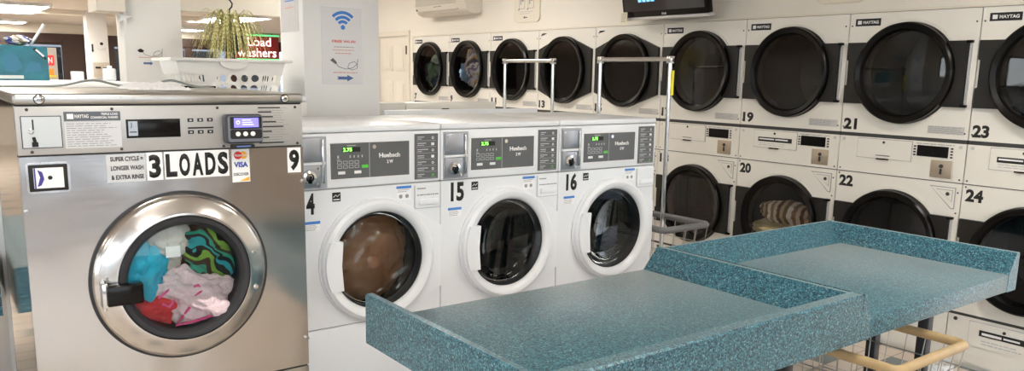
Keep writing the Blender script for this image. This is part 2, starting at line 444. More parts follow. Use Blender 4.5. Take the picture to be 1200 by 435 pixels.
# panelled door in the dryer wall
dr = tag(box('door_1', 4.86, 4.90, 8.62, 9.34, 0.01, 2.09, mat('cream door paint', (0.74, 0.69, 0.61), 0.45)), kind='structure')
for (a, b) in ((8.70, 8.94), (9.02, 9.26)):
    for (c, d) in ((0.18, 0.78), (0.9, 1.55), (1.67, 1.98)):
        bm = bmesh.new(); bx(bm, 4.852, 4.861, a, b, c, d, 0.004)
        bx(bm, 4.846, 4.853, a + 0.04, b - 0.04, c + 0.04, d - 0.04, 0.003)
        obj('door_panel', bm, MATS['cream door paint'], dr)
struct_multi('trim_door_frame', [(4.83, 4.855, 8.56, 8.62, 0, 2.15), (4.83, 4.855, 9.34, 9.40, 0, 2.15), (4.83, 4.855, 8.62, 9.34, 2.09, 2.15)], TRIM)
for z in (0.5, 1.87):
    box('hinge', 4.825, 4.832, 8.61, 8.635, z, z + 0.1, LEG, dr)

# ------------------------------------------------------------------ ceiling lights
def ceiling_light(x, y, w, l, z, label, group):
    t = empty('ceiling_light', (x, y, z), label, 'ceiling light', group)
    bm = bmesh.new()
    for a in ((-w / 2, w / 2, -l / 2, -l / 2 + 0.03), (-w / 2, w / 2, l / 2 - 0.03, l / 2), (-w / 2, -w / 2 + 0.03, -l / 2 + 0.03, l / 2 - 0.03), (w / 2 - 0.03, w / 2, -l / 2 + 0.03, l / 2 - 0.03)):
        bx(bm, *a, -0.05, -0.001)
    obj('frame', bm, WHT2, t)
    box('diffuser', -w / 2 + 0.03, w / 2 - 0.03, -l / 2 + 0.03, l / 2 - 0.03, -0.045, -0.01, LAMPM, t)
    return t
ceiling_light(1.02, 14.7, 1.5, 2.2, CF, 'large lit ceiling light panel at the top left corner of the photo', 'lit ceiling light panels')
ceiling_light(1.55, 19.2, 0.9, 0.9, CF, 'small far lit ceiling light panel below the large one at top left', 'lit ceiling light panels')
ceiling_light(4.60, 14.6, 0.85, 2.2, CF, 'lit ceiling light panel above the hanging spider plant', 'lit ceiling light panels')
ceiling_light(5.05, 19.2, 0.8, 0.9, CF, 'small far lit ceiling light panel left of the spider plant', 'lit ceiling light panels')
for x, ys in ((-3.2, (-2.2, 1.0, 4.4, 8.0)), (0.3, (-2.2, 1.0, 5.0, 8.0)), (3.3, (-2.2, 1.0, 6.0, 8.8))):
    for y in ys:
        ceiling_light(x, y, 0.6, 1.2, CH, 'lit fluorescent ceiling panel above the machines, outside the photo frame', 'overhead fluorescent panels out of frame')

# ------------------------------------------------------------------ stack dryers (local x runs right along the front, y into the machine)
DW = 0.79
def dryer_door(parent, cz, hexa, name):
    cx = 0.387; g = DW - 0.006
    if hexa:
        poly = hull(circ(cx, cz, 0.302, 48) + [(0.022, cz - 0.19), (0.022, cz + 0.185), (0.758, cz + 0.185), (0.758, cz - 0.19)])
        holes = None
    d = None
    bm = bmesh.new()
    if hexa:
        plate(bm, poly, -0.022, 0.0, cx, cz, 0.262)
    else:
        # side wings and a ring joined: star outline from the union of circle and band
        pts = []
        r = 0.302; h1, h0 = cz + 0.186, cz - 0.19
        a1 = math.asin((h1 - cz) / r); a0 = math.asin((h0 - cz) / r)
        pts += [(0.742, h0), (0.742, h1)]
        n = 24
        pts += [(cx + r * math.cos(a1 + (PI - 2 * a1) * k / n), cz + r * math.sin(a1 + (PI - 2 * a1) * k / n)) for k in range(n + 1)]
        pts += [(0.012, h1), (0.012, cz + 0.08), (0.024, cz + 0.075), (0.024, cz - 0.075), (0.012, cz - 0.08), (0.012, h0)]
        pts += [(cx + r * math.cos(PI - a0 + (PI + 2 * a0) * k / n), cz + r * math.sin(PI - a0 + (PI + 2 * a0) * k / n)) for k in range(n + 1)]
        plate(bm, pts, -0.022, 0.0, cx, cz, 0.262)
    d = obj(name, bm, PLATE, parent)
    bm = lathe(bmesh.new(), cx, cz, [(0.300, -0.020), (0.298, -0.052), (0.288, -0.060), (0.262, -0.052), (0.25, -0.032), (0.25, 0.05), (0.262, 0.05), (0.262, -0.02)], 72, closed=True)
    obj('door_ring', bm, BLK, d)
    bm = lathe(bmesh.new(), cx, cz, [(0.0005, -0.034), (0.1, -0.034), (0.253, -0.030)], 64)
    obj('door_glass', bm, DGLASS, d)
    if not hexa:
        bm = bmesh.new()
        for k in range(17): bx(bm, 0.746, 0.758, -0.012, 0.0, cz - 0.165 + k * 0.0193, cz - 0.165 + k * 0.0193 + 0.012)
        bx(bm, 0.747, 0.757, -0.006, 0.0, cz - 0.17, cz + 0.17)
        obj('hinge', bm, LINK, d)
        for s in (cz + 0.172, cz - 0.19): obj('hinge_cap', bx(bmesh.new(), 0.73, 0.765, -0.026, 0, s, s + 0.016, 0.004), BLK, d)
    return d

def stack_dryer(yl, top_no, bot_no, label, hexa=False, card=False):
    t = empty('stack_dryer', (4.82, yl, 0), label, 'dryer', 'white stack dryers along the wall', rz=-PI / 2)
    g0, g1 = 0.003, DW - 0.003
    bm = bmesh.new()
    # cabinet shell with the round openings cut in its front
    for (z0, z1, cz) in ((1.326, 2.065, 1.70), (0.325, 1.072, 0.69)):
        plate(bm, [(g0, z0), (g1, z0), (g1, z1), (g0, z1)], 0.0, 0.02, 0.387, cz, 0.262)
    bx(bm, g0, g1, 0.0, 0.02, 1.078, 1.303)
    bx(bm, g0, g1, 0.006, 0.02, 0.03, 0.31)
    bx(bm, g0, g1, 0.02, 0.85, 2.045, 2.065); bx(bm, g0, g1, 0.83, 0.85, 0.05, 2.045)
    bx(bm, g0, g0 + 0.01, 0.02, 0.83, 0.05, 2.045); bx(bm, g1 - 0.01, g1, 0.02, 0.83, 0.05, 2.045)
    obj('cabinet', bm, DRY, t)
    bm = bmesh.new()
    bx(bm, g0, g1, 0.004, 0.02, 1.303, 1.326); bx(bm, g0, g1, 0.012, 0.02, 1.072, 1.078); bx(bm, g0, g1, 0.004, 0.02, 0.308, 0.325)
    bx(bm, 0.0, 0.006, 0.01, 0.03, 0.05, 2.06)
    obj('seam', bm, SEAM, t)
    box('kick_plate', g0, g1, 0.03, 0.8, 0.045, 0.128, BLK, t)
    box('plinth', 0, DW, 0.02, 0.8, 0.0, 0.045, DRY, t)
    # white raised lip round each door
    for cz in (1.70, 0.69):
        obj('door_lip', lathe(bmesh.new(), 0.387, cz, [(0.318, 0.0), (0.316, -0.006), (0.305, -0.006), (0.303, 0.0)], 64), DRY, t)
    dryer_door(t, 1.70, hexa, 'upper_door'); dryer_door(t, 0.69, False, 'lower_door')
    bm = bmesh.new()
    for cz in (1.70, 0.69): lathe(bm, 0.387, cz, [(0.255, 0.02), (0.33, 0.07), (0.34, 0.62), (0.001, 0.64)], 48)
    obj('drum', bm, DDRUM, t)
    # maker's plate
    if not hexa:
        b = box('brand_plate', 0.04, 0.205, -0.003, 0, 1.987, 2.032, INK, t)
        box('emblem', 0.055, 0.08, -0.0045, -0.003, 1.998, 2.021, WINK, b)
        text('lettering', 'MAYTAG', 0.09, 0.19, 2.000, 2.019, -0.003, WINK, b, 0.03)
        bm = bmesh.new()
        for a in ((0.037, 0.208, 1.984, 1.987), (0.037, 0.208, 2.032, 2.035), (0.037, 0.04, 1.987, 2.032), (0.205, 0.208, 1.987, 2.032)): bx(bm, a[0], a[1], -0.003, 0, a[2], a[3])
        obj('border', bm, WINK, b)
    else:
        bm = bmesh.new(); plate(bm, [(0.02, 2.03), (0.11, 2.03), (0.11, 2.036), (0.05, 2.036), (0.026, 2.01), (0.02, 1.98)], -0.001, 0, 0.045, 2.032)
        obj('corner_mark', bm, WHT2, t)
    text('number', str(top_no), 0.018, 0.018 + 0.045 * len(str(top_no)), 1.345, 1.416, 0, INK, t, 0.045)
    text('number', str(bot_no), 0.022, 0.022 + 0.048 * len(str(bot_no)), 0.978, 1.05, 0, INK, t, 0.045)
    b = box('notice', 0.555, 0.765, -0.0008, 0, 1.352, 1.398, PAPER, t)
    b.data.materials[0] = mat('pale grey notice', (0.56, 0.55, 0.53), 0.5)
    obj('small_print', lines(bmesh.new(), 0.562, 0.76, 1.355, 1.396, 5, -0.001, seed=top_no), GINK, b)
    # screws
    for (x, z) in ((0.018, 1.99), (0.018, 1.36), (0.765, 1.99), (0.768, 1.362), (0.768, 1.02), (0.768, 0.90), (0.018, 1.06), (0.768, 1.095), (0.02, 1.095)): obj('screw', disc_y(bmesh.new(), x, z, 0.005, -0.002, 10, 0), SEAM, t)
    for x in (0.03, 0.755): obj('lock', disc_y(bmesh.new(), x, 1.283, 0.010, -0.003, 16, 0), SILVER, t)
    # control band: instruction card door, display, coin plate
    d = obj('card_door', plate(bmesh.new(), rpoly(0.13, 0.475, 1.176, 1.294, 0.006), -0.006, 0), DRY, t)
    bm = bmesh.new()
    for a in ((0.127, 0.478, 1.173, 1.176), (0.127, 0.13, 1.173, 1.296), (0.475, 0.478, 1.173, 1.296), (0.127, 0.478, 1.294, 1.297)): bx(bm, a[0], a[1], -0.003, 0, a[2], a[3])
    obj('shadow_gap', bm, GREY, d)
    bm = bmesh.new(); bx(bm, 0.262, 0.34, -0.012, -0.004, 1.170, 1.178); obj('door_pull', bm, BLK, d)
    bm = disc_y(bmesh.new(), 0.30, 1.277, 0.008, -0.009, 16, -0.006); obj('screw', bm, SEAM, d)
    if card:
        s = box('card_strip', 0.168, 0.44, -0.008, -0.006, 1.218, 1.248, INK, d)
        box('strip_text', 0.176, 0.30, -0.009, -0.008, 1.231, 1.240, WINK, s); box('strip_text', 0.31, 0.41, -0.009, -0.008, 1.231, 1.240, WINK, s)
        obj('small_print', lines(bmesh.new(), 0.175, 0.40, 1.186, 1.212, 2, -0.006, seed=3), LINK, d)
    else:
        bm = bmesh.new(); bx(bm, 0.255, 0.345, -0.009, -0.006, 1.193, 1.197); obj('slot', bm, SEAM, d)
    p = box('display', 0.508, 0.69, -0.004, 0, 1.214, 1.279, BLK, t)
    for k in range(4):
        z = 1.215 + k * 0.017
        box('indicator', 0.486, 0.50, -0.002, 0, z, z + 0.009, INK, t); box('indicator', 0.702, 0.716, -0.002, 0, z, z + 0.009, INK, t)
    obj('small_print', lines(bmesh.new(), 0.50, 0.72, 1.284, 1.294, 1, -0.0004, 0.004, False, 5), GINK, t)
    c = box('coin_plate', 0.597, 0.72, -0.006, 0, 1.096, 1.198, BEIGEM, t, 0.003)
    bm = disc_y(bmesh.new(), 0.66, 1.165, 0.012, -0.009, 16, -0.006); bx(bm, 0.655, 0.666, -0.012, -0.006, 1.118, 1.150); obj('coin_slot', bm, SEAM, c)
    # triangular recess with a lock beside the lower door
    tri = [(0.605, 1.048), (0.757, 1.048), (0.757, 0.922), (0.737, 0.922)]
    bm = plate(bmesh.new(), tri, -0.002, 0.0, 0.72, 1.01); r = obj('corner_recess', bm, GREY, t)
    tri2 = [(0.613, 1.043), (0.752, 1.043), (0.752, 0.928), (0.740, 0.928)]
    obj('recess_face', plate(bmesh.new(), tri2, -0.004, -0.001, 0.72, 1.01), DRY, r)
    bm = plate(bmesh.new(), [(0.645, 1.032), (0.742, 1.032), (0.742, 0.962)], -0.0055, -0.003, 0.71, 1.015); obj('recess_face', bm, GREY, r)
    bm = plate(bmesh.new(), [(0.651, 1.029), (0.739, 1.029), (0.739, 0.967)], -0.007, -0.003, 0.71, 1.015); obj('recess_face', bm, DRY, r)
    obj('lock', disc_y(bmesh.new(), 0.715, 1.008, 0.011, -0.010, 16, -0.006), SEAM, r)
    # lint panel at the foot
    lp = obj('lint_door', plate(bmesh.new(), rpoly(0.128, 0.66, 0.145, 0.288, 0.006), 0.0, 0.006), DRY, t)
    bm = bmesh.new()
    for a in ((0.125, 0.663, 0.288, 0.292), (0.125, 0.128, 0.142, 0.29), (0.66, 0.663, 0.142, 0.29)): bx(bm, a[0], a[1], 0.003, 0.006, a[2], a[3])
    obj('shadow_gap', bm, LINK, lp)
    s = box('card_strip', 0.185, 0.44, -0.003, 0, 0.214, 0.248, INK, lp)
    box('strip_text', 0.20, 0.305, -0.004, -0.003, 0.222, 0.236, WINK, s); box('strip_text', 0.315, 0.40, -0.004, -0.003, 0.225, 0.235, WINK, s)
    obj('screw', disc_y(bmesh.new(), 0.315, 0.263, 0.009, -0.003, 16, 0.0), SEAM, lp)
    obj('small_print', lines(bmesh.new(), 0.20, 0.42, 0.16, 0.195, 2, 0.0, seed=9), LINK, lp)
    obj('screw', disc_y(bmesh.new(), 0.045, 0.283, 0.011, 0.002, 16, 0.006), SEAM, t)
    return t
dlab = {7: 'white stack dryer numbered 7, nearest the cream door', 9: 'white stack dryer numbered 9 with pale tumbling laundry in its upper drum',
        11: 'white stack dryer numbered 11, third from the cream door', 13: 'white stack dryer numbered 13 with a six-sided black upper door',
        15: 'white stack dryer with a six-sided black upper door below the television', 17: 'white stack dryer left of number 19, its lower door above the grey cart rim',
        19: 'white stack dryer numbered 19 above and 20 below', 21: 'white stack dryer numbered 21 above and 22 below', 23: 'white stack dryer numbered 23 above and 24 below, at the right edge'}
Y0D = 2.105 + 8 * DW
for k in range(9):
    n = 7 + 2 * k
    stack_dryer(Y0D - k * DW, n, n + 1, dlab[n], hexa=n in (13, 15), card=n in (19, 23, 9))
def dpos(k, x, y, z): return (4.82 + y, Y0D - k * DW - x, z)   # a point in dryer k's own front frame

# ------------------------------------------------------------------ front-load washers
WX = [1.189, 1.879, 2.569]; WY = 3.05; WW = 0.69
WCX, WCZ = 0.372, 0.852
def washer(x0, num, label, size, btop=True):
    t = empty('front_load_washer', (x0, WY, 0), label, 'washing machine', 'white front-load washers in the near row')
    g0, g1 = 0.002, WW - 0.002
    bm = bmesh.new()
    plate(bm, [(g0, 0.585), (g1, 0.585), (g1, 1.170), (g0, 1.170)], 0.0, 0.02, WCX, WCZ, 0.212)
    bx(bm, g0, g1, 0.0, 0.03, 0.08, 0.580, 0.004)
    bx(bm, g0, g0 + 0.012, 0.02, 0.70, 0.05, 1.40); bx(bm, g1 - 0.012, g1, 0.02, 0.70, 0.05, 1.40); bx(bm, g0, g1, 0.69, 0.70, 0.05, 1.40)
    obj('cabinet', bm, WHT, t)
    bm = bmesh.new(); bx(bm, g0 + 0.005, g1 - 0.005, 0.008, 0.02, 1.168, 1.178); bx(bm, g0 + 0.005, g1 - 0.005, 0.008, 0.02, 0.578, 0.588); bx(bm, 0.0, 0.002, 0.012, 0.02, 0.08, 1.40)
    obj('seam', bm, GREY, t)
    box('plinth', 0.0, WW, 0.03, 0.68, 0.0, 0.08, SEAM, t)
    # control fascia, leaning very slightly back, with the lid above it
    bm = bx(bmesh.new(), g0, g1, 0.0, 0.03, 1.177, 1.402, 0.004)
    fas = obj('control_fascia', bm, WHT2, t)
    box('top_lid', g0, g1, -0.004, 0.70, 1.404, 1.432, WHT2, t, 0.008)
    # moulded teardrop round the door
    poly = hull(circ(WCX, WCZ, 0.272, 64) + [(g1 - 0.002, 0.975), (g1 - 0.002, 0.69)])
    obj('door_surround', plate(bmesh.new(), poly, -0.010, 0.0, WCX, WCZ, 0.212, 72), WHT2, t)
    door = obj('door', lathe(bmesh.new(), WCX, WCZ, [(0.268, -0.008), (0.264, -0.030), (0.250, -0.042), (0.232, -0.040), (0.216, -0.026), (0.211, -0.010), (0.211, 0.0)], 80), WHT2, t)
    obj('gasket', lathe(bmesh.new(), WCX, WCZ, [(0.212, -0.016), (0.2085, -0.020), (0.205, -0.012), (0.204, 0.03), (0.213, 0.05)], 80), RUB, door)
    prof = [(0.203 * math.cos(a), 0.005 + 0.055 * math.sin(a)) for a in [PI / 2 * k / 12 for k in range(13)]]
    obj('door_glass', lathe(bmesh.new(), WCX, WCZ, [(0.206, -0.016), (0.12, -0.022), (0.0005, -0.024)], 64), GLASS, door)
    bowl = obj('glass_bowl', lathe(bmesh.new(), WCX, WCZ, [(max(r, .0005), y + 0.02) for r, y in prof], 64), GLASS, door)
    bm = lathe(bmesh.new(), WCX, WCZ, [(0.20, 0.03), (0.24, 0.06), (0.25, 0.42), (0.001, 0.44)], 56)
    for k in range(3):
        a = 0.6 + k * 2 * PI / 3; c, s = math.cos(a), math.sin(a)
        tube(bm, [(WCX + c * 0.24, 0.08, WCZ + s * 0.24), (WCX + c * 0.23, 0.40, WCZ + s * 0.23)], 0.03, 8)
    for k in range(5): lathe(bm, WCX, WCZ, [(0.03 + k * 0.04, 0.436), (0.045 + k * 0.04, 0.428), (0.05 + k * 0.04, 0.436)], 48)
    obj('drum', bm, DRUM, t)
    # grip lip overlapping the glass on the left
    pts = []
    for k in range(13):
        a = PI - 0.42 + 0.84 * k / 12; pts.append((WCX + 0.258 * math.cos(a), WCZ + 0.258 * math.sin(a)))
    for k in range(9):
        pts.append((WCX - 0.181 - 0.008 * (1 - abs(k - 4) / 4), WCZ - 0.104 + 0.208 * k / 8))
    obj('door_grip', plate(bmesh.new(), pts, -0.050, -0.024, WCX - 0.215, WCZ), WHT2, door)
    # control plate
    cp = box('control_panel', 0.163, 0.529, -0.003, 0.0, 1.213, 1.360, PANEL, t)
    bm = bmesh.new()
    for a in ((0.157, 0.535, 1.360, 1.366), (0.157, 0.535, 1.207, 1.213), (0.157, 0.163, 1.213, 1.36), (0.529, 0.535, 1.213, 1.36)): bx(bm, a[0], a[1], -0.003, 0, a[2], a[3], 0.001)
    obj('panel_rim', bm, WINK, cp)
    box('divider', 0.337, 0.339, -0.004, -0.003, 1.216, 1.358, LINK, cp)
    box('display', 0.215, 0.296, -0.005, -0.003, 1.323, 1.343, INK, cp)
    text('price_digits', '2.75', 0.218, 0.258, 1.325, 1.341, -0.005, LED, cp, 0.035)
    bm = bmesh.new()
    bx(bm, 0.236, 0.276, -0.0036, -0.003, 1.348, 1.351)
    for k in range(4): bx(bm, 0.248 + k * 0.018, 0.253 + k * 0.018, -0.0036, -0.003, 1.299, 1.309)
    bx(bm, 0.193, 0.2, -0.0036, -0.003, 1.298, 1.31); bx(bm, 0.19, 0.206, -0.0036, -0.003, 1.29, 1.293)
    obj('marking', bm, LINK, cp)
    for zz in (1.274, 1.256):
        for k in range(4):
            bm = bmesh.new(); x = 0.192 + k * 0.026
            for a in ((x, x + 0.02, zz + 0.011, zz + 0.013), (x, x + 0.02, zz, zz + 0.002), (x, x + 0.002, zz, zz + 0.013), (x + 0.018, x + 0.02, zz, zz + 0.013)): bx(bm, a[0], a[1], -0.004, -0.003, a[2], a[3])
            obj('button', bm, LINK, cp)
    box('start_button', 0.302, 0.331, -0.005, -0.003, 1.254, 1.267, GREENB, cp)
    for x in (0.195, 0.268): box('button', x, x + 0.031, -0.005, -0.003, 1.232, 1.244, WINK, cp)
    obj('keyhole', disc_y(bmesh.new(), 0.360, 1.341, 0.009, -0.007, 20, -0.003), CHROME, cp)
    text('lettering', 'Huebsch', 0.383, 0.484, 1.293, 1.313, -0.003, WINK, cp, 0.045)
    text('lettering', size, 0.420, 0.450, 1.268, 1.283, -0.003, WINK, cp, 0.04)
    # instruction panel on the right
    ip = box('instruction_panel', 0.557, 0.675, -0.003, 0.0, 1.188, 1.388, PANEL, t)
    bm = bmesh.new()
    for k in range(7):
        z = 1.372 - k * 0.0275
        bx(bm, 0.57, 0.604 + 0.01 * (k % 3), -0.0036, -0.003, z, z + 0.004); bx(bm, 0.57, 0.592 + 0.012 * (k % 2), -0.0036, -0.003, z - 0.008, z - 0.005)
        bx(bm, 0.566, 0.665, -0.0034, -0.003, z - 0.0145, z - 0.0135)
    obj('marking', bm, LINK, ip)
    for k in range(7):
        z = 1.370 - k * 0.0275
        bm = bmesh.new()
        if k in (1, 3): bx(bm, 0.640, 0.655, -0.004, -0.003, z - 0.006, z + 0.006, 0.001)
        else: lathe(bm, 0.648, z, [(0.006, -0.004), (0.0035, -0.004)], 12)
        obj('icon', bm, GREENB if k == 6 else WINK, ip)
    # coin mechanism
    cm = box('coin_box', 0.014, 0.146, -0.003, 0.0, 1.180, 1.392, mat('coin box grey', (0.42, 0.44, 0.48), 0.4, 0.5), t)
    box('coin_door', 0.02, 0.118, -0.010, -0.003, 1.290, 1.384, mat('coin door steel', (0.40, 0.42, 0.46), 0.35, 0.8), cm, 0.003)
    box('coin_ledge', 0.016, 0.138, -0.013, -0.003, 1.278, 1.288, WHT2, cm)
    box('coin_plate', 0.02, 0.118, -0.008, -0.003, 1.186, 1.275, MATS['coin door steel'], cm, 0.003)
    bm = lathe(bmesh.new(), 0.066, 1.228, [(0.030, -0.008), (0.028, -0.020), (0.018, -0.022), (0.015, -0.012), (0.001, -0.012)], 24)
    obj('coin_lock', bm, CHROME, cm)
    bm = bmesh.new(); bx(bm, 0.058, 0.074, -0.026, -0.010, 1.205, 1.235, 0.003); obj('coin_chute', bm, BLK, cm)
    bm = bmesh.new(); bx(bm, 0.122, 0.132, -0.016, -0.003, 1.20, 1.38, 0.003); obj('coin_slide', bm, CHROME, cm)
    bm = bmesh.new()
    for q in ((0.032, 1.370), (0.105, 1.262), (0.105, 1.196)): disc_y(bm, q[0], q[1], 0.005, -0.0125, 12, -0.008)
    obj('screw', bm, CHROME, cm)
    # stickers
    s = str(num)
    text('number', s, 0.055, 0.055 + 0.036 * len(s), 1.074, 1.162, -0.0, INK, t, 0.04)
    b = box('energy_sticker', 0.168, 0.205, -0.0008, 0, 1.120, 1.158, INK, t)
    bm = bmesh.new(); bx(bm, 0.172, 0.201, -0.0012, -0.0008, 1.126, 1.130); tube(bm, [(0.173, -0.001, 1.138), (0.184, -0.001, 1.148), (0.190, -0.001, 1.140), (0.201, -0.001, 1.150)], 0.0015, 4); obj('marking', bm, WINK, b)
    b = box('price_sticker', 0.466, 0.540, -0.0008, 0, 1.100, 1.164, PAPER, t)
    box('header', 0.466, 0.540, -0.0012, -0.0008, 1.152, 1.164, BLUE, b)
    bm = lines(bmesh.new(), 0.472, 0.535, 1.135, 1.150, 2, -0.0008, seed=4); disc_y(bm, 0.487, 1.118, 0.009, -0.0012, 12, -0.0008); disc_y(bm, 0.518, 1.118, 0.009, -0.0012, 12, -0.0008); obj('marking', bm, GINK, b)
    b = box('warning_sticker', 0.04, 0.113, -0.0008, 0, 1.004, 1.046, PAPER, t)
    box('header', 0.04, 0.113, -0.0012, -0.0008, 1.034, 1.046, BLUE, b); obj('small_print', lines(bmesh.new(), 0.045, 0.11, 1.006, 1.032, 4, -0.0008, seed=6), GINK, b)
    # soap drawer
    b = obj('soap_drawer', plate(bmesh.new(), rpoly(0.558, 0.684, 1.060, 1.162, 0.008), -0.006, 0), WHT2, t)
    bm = bmesh.new()
    for a in ((0.555, 0.687, 1.056, 1.060), (0.554, 0.558, 1.06, 1.162)): bx(bm, a[0], a[1], -0.002, 0, a[2], a[3])
    obj('shadow_gap', bm, LINK, b)
    bm = bx(bmesh.new(), 0.572, 0.672, -0.016, -0.006, 1.074, 1.100, 0.005); obj('drawer_pull', bm, WHT2, b)
    if num != 16:
        bm = lines(bmesh.new(), 0.566, 0.61, 1.142, 1.152, 1, -0.0062, 0.006, False, 3); lines(bm, 0.566, 0.676, 1.112, 1.124, 1, -0.0062, 0.005, False, 8); obj('small_print', bm, GINK, b)
    return t
washer(WX[0], 4, 'white front-load washer numbered 4 with brown laundry turning behind its glass', '2 W')
washer(WX[1], 15, 'empty white front-load washer numbered 15, middle of the three', '2 W')
washer(WX[2], 16, 'empty white front-load washer numbered 16, at the end of the row', '2 W')

# utility cover and the backs of the machines standing back to back
struct('trim_utility_cover', 2.01, 3.05, 3.83, 3.855, 0, 1.452, WHT2, 0.004)
for i in range(2):
    x = 1.72 + i * 0.67
    t = empty('washer_back', (x, 4.25, 0), ('white washer of the far row turned away, partly behind the near pillar', 'white washer of the far row turned away, nearest the chrome cart racks')[i], 'washing machine', 'washers of the far row seen from behind')
    box('cabinet', 0.002, 0.663, 0, 0.72, 0.0, 1.40, WHT, t, 0.006)
    box('console', 0.002, 0.663, 0.02, 0.10, 1.401, 1.475, DRY, t, 0.008)
    bm = bmesh.new(); bx(bm, 0.25, 0.30, 0.014, 0.021, 1.425, 1.437); obj('slot', bm, SEAM, t)
    box('plinth', 0.0, 0.665, 0.01, 0.7, -0.0, 0.05, SEAM, t)

# ------------------------------------------------------------------ stainless steel washer
SX, SY = 0.23, 2.65; SW = 0.845; SCX, SCZ = 0.427, 0.992
t = empty('stainless_washer', (SX, SY, 0), 'large stainless steel washer numbered 9 marked 3 LOADS', 'washing machine')
bm = bmesh.new()
plate(bm, [(0, 0.602), (SW, 0.602), (SW, 1.393), (0, 1.393)], 0.0, 0.03, SCX, SCZ, 0.215, 80)
bx(bm, 0, SW, 0.0, 0.03, 0.10, 0.597, 0.002)
obj('front_panel', bm, STEEL, t)
bm = bmesh.new()
bx(bm, 0, 0.008, 0.03, 0.78, 0.05, 1.54); bx(bm, SW - 0.008, SW, 0.03, 0.78, 0.05, 1.54); bx(bm, 0, SW, 0.77, 0.78, 0.05, 1.54)
obj('side_panel', bm, mat('polished side steel', (0.55, 0.55, 0.55), 0.09, 1.0), t)
bm = bmesh.new(); bx(bm, 0.003, SW - 0.003, 0.006, 0.03, 0.595, 0.604); bx(bm, 0.003, SW - 0.003, 0.006, 0.03, 1.391, 1.399); bx(bm, 0.003, SW - 0.003, 0.006, 0.03, 1.536, 1.543); obj('seam', bm, SEAM, t)
cf = obj('control_fascia', bx(bmesh.new(), 0.0, SW, 0.0, 0.03, 1.398, 1.537, 0.002), mat('satin grey fascia', (0.47, 0.465, 0.455), 0.38, 0.55, noise_amt=0.03), t)
lid = obj('top_lid', bx(bmesh.new(), -0.003, SW + 0.003, -0.006, 0.78, 1.542, 1.574, 0.009, 3), brushed('brushed steel lid', (0.50, 0.485, 0.465), 0.3, (220, 2, 2)), t)
for x in (0.062, 0.783):
    b = obj('lock', lathe(bmesh.new(), x, 1.557, [(0.012, -0.006), (0.012, -0.011), (0.009, -0.012), (0.0005, -0.012)], 24), CHROME, lid)
    obj('lock_ring', lathe(bmesh.new(), x, 1.557, [(0.0145, -0.0062), (0.0145, -0.0085), (0.012, -0.0085)], 24), INK, b)
    box('keyway', x - 0.006, x + 0.006, -0.0128, -0.012, 1.5555, 1.5585, INK, b)
box('plinth', 0.01, SW - 0.01, 0.04, 0.76, 0.0, 0.10, SEAM, t)
# door
d = obj('door', lathe(bmesh.new(), SCX, SCZ, [(0.268, 0.0), (0.268, -0.012), (0.262, -0.026), (0.250, -0.034), (0.236, -0.036), (0.212, -0.050), (0.203, -0.050), (0.199, -0.040)], 96), STEELR, t)
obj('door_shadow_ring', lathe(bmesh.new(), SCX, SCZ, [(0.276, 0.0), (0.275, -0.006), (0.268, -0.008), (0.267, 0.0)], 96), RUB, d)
obj('gasket', lathe(bmesh.new(), SCX, SCZ, [(0.201, -0.046), (0.196, -0.054), (0.184, -0.052), (0.172, -0.038), (0.169, -0.02), (0.168, 0.04), (0.215, 0.05)], 96), RUB, d)
obj('door_glass', lathe(bmesh.new(), SCX, SCZ, [(0.171, -0.030), (0.12, -0.040), (0.06, -0.045), (0.0005, -0.046)], 64), GLASS, d)
obj('drum', lathe(bmesh.new(), SCX, SCZ, [(0.17, 0.04), (0.30, 0.07), (0.32, 0.55), (0.001, 0.56)], 56), DRUM, t)
h = obj('handle', bx(bmesh.new(), 0.188, 0.290, -0.085, -0.050, 0.940, 1.004, 0.006), BLK, d)
bm = bmesh.new(); bx(bm, 0.176, 0.192, -0.075, -0.030, 0.935, 1.012, 0.003); tube(bm, [(0.184, -0.06, 0.925), (0.184, -0.06, 1.022)], 0.006, 10); obj('hinge_bracket', bm, CHROME, h)
for (x, z) in ((0.656, 1.048), (0.658, 0.93)):
    obj('door_bolt', lathe(bmesh.new(), x - 0.01, z, [(0.008, -0.036), (0.008, -0.046), (0.006, -0.048), (0.0005, -0.048)], 16), CHROME, d)
# fascia details
cp = box('coin_panel', 0.014, 0.112, -0.003, 0, 1.420, 1.508, mat('coin panel steel', (0.52, 0.52, 0.50), 0.3, 0.7), cf)
bm = bmesh.new()
for a in ((0.012, 0.114, 1.508, 1.510), (0.012, 0.114, 1.418, 1.420), (0.012, 0.014, 1.42, 1.508), (0.112, 0.114, 1.42, 1.508)): bx(bm, a[0], a[1], -0.004, 0, a[2], a[3])
bx(bm, 0.040, 0.044, -0.004, -0.003, 1.470, 1.500)
bx(bm, 0.036, 0.052, -0.006, -0.003, 1.422, 1.436, 0.001); tube(bm, [(0.044, -0.008, 1.436), (0.041, -0.010, 1.45)], 0.0045, 8)
obj('coin_slot', bm, INK, cp)
obj('coin_return', lathe(bmesh.new(), 0.036, 1.466, [(0.008, -0.003), (0.008, -0.008), (0.005, -0.009), (0.004, -0.004)], 20), CHROME, cp)
bp = box('brand_plate', 0.121, 0.272, -0.002, 0, 1.494, 1.521, mat('blue grey label', (0.11, 0.125, 0.15), 0.4), cf)
box('emblem', 0.129, 0.146, -0.003, -0.002, 1.500, 1.515, WINK, bp)
text('lettering', 'MAYTAG', 0.149, 0.186, 1.502, 1.513, -0.002, WINK, bp, 0.03)
text('lettering', 'TRIPLE LOAD', 0.219, 0.266, 1.510, 1.517, -0.002, WINK, bp, 0.03)
text('lettering', 'COMMERCIAL WASHER', 0.191, 0.266, 1.500, 1.507, -0.002, WINK, bp, 0.03)
ip = box('instruction_label', 0.121, 0.272, -0.0008, 0, 1.414, 1.491, SILVER, cf)
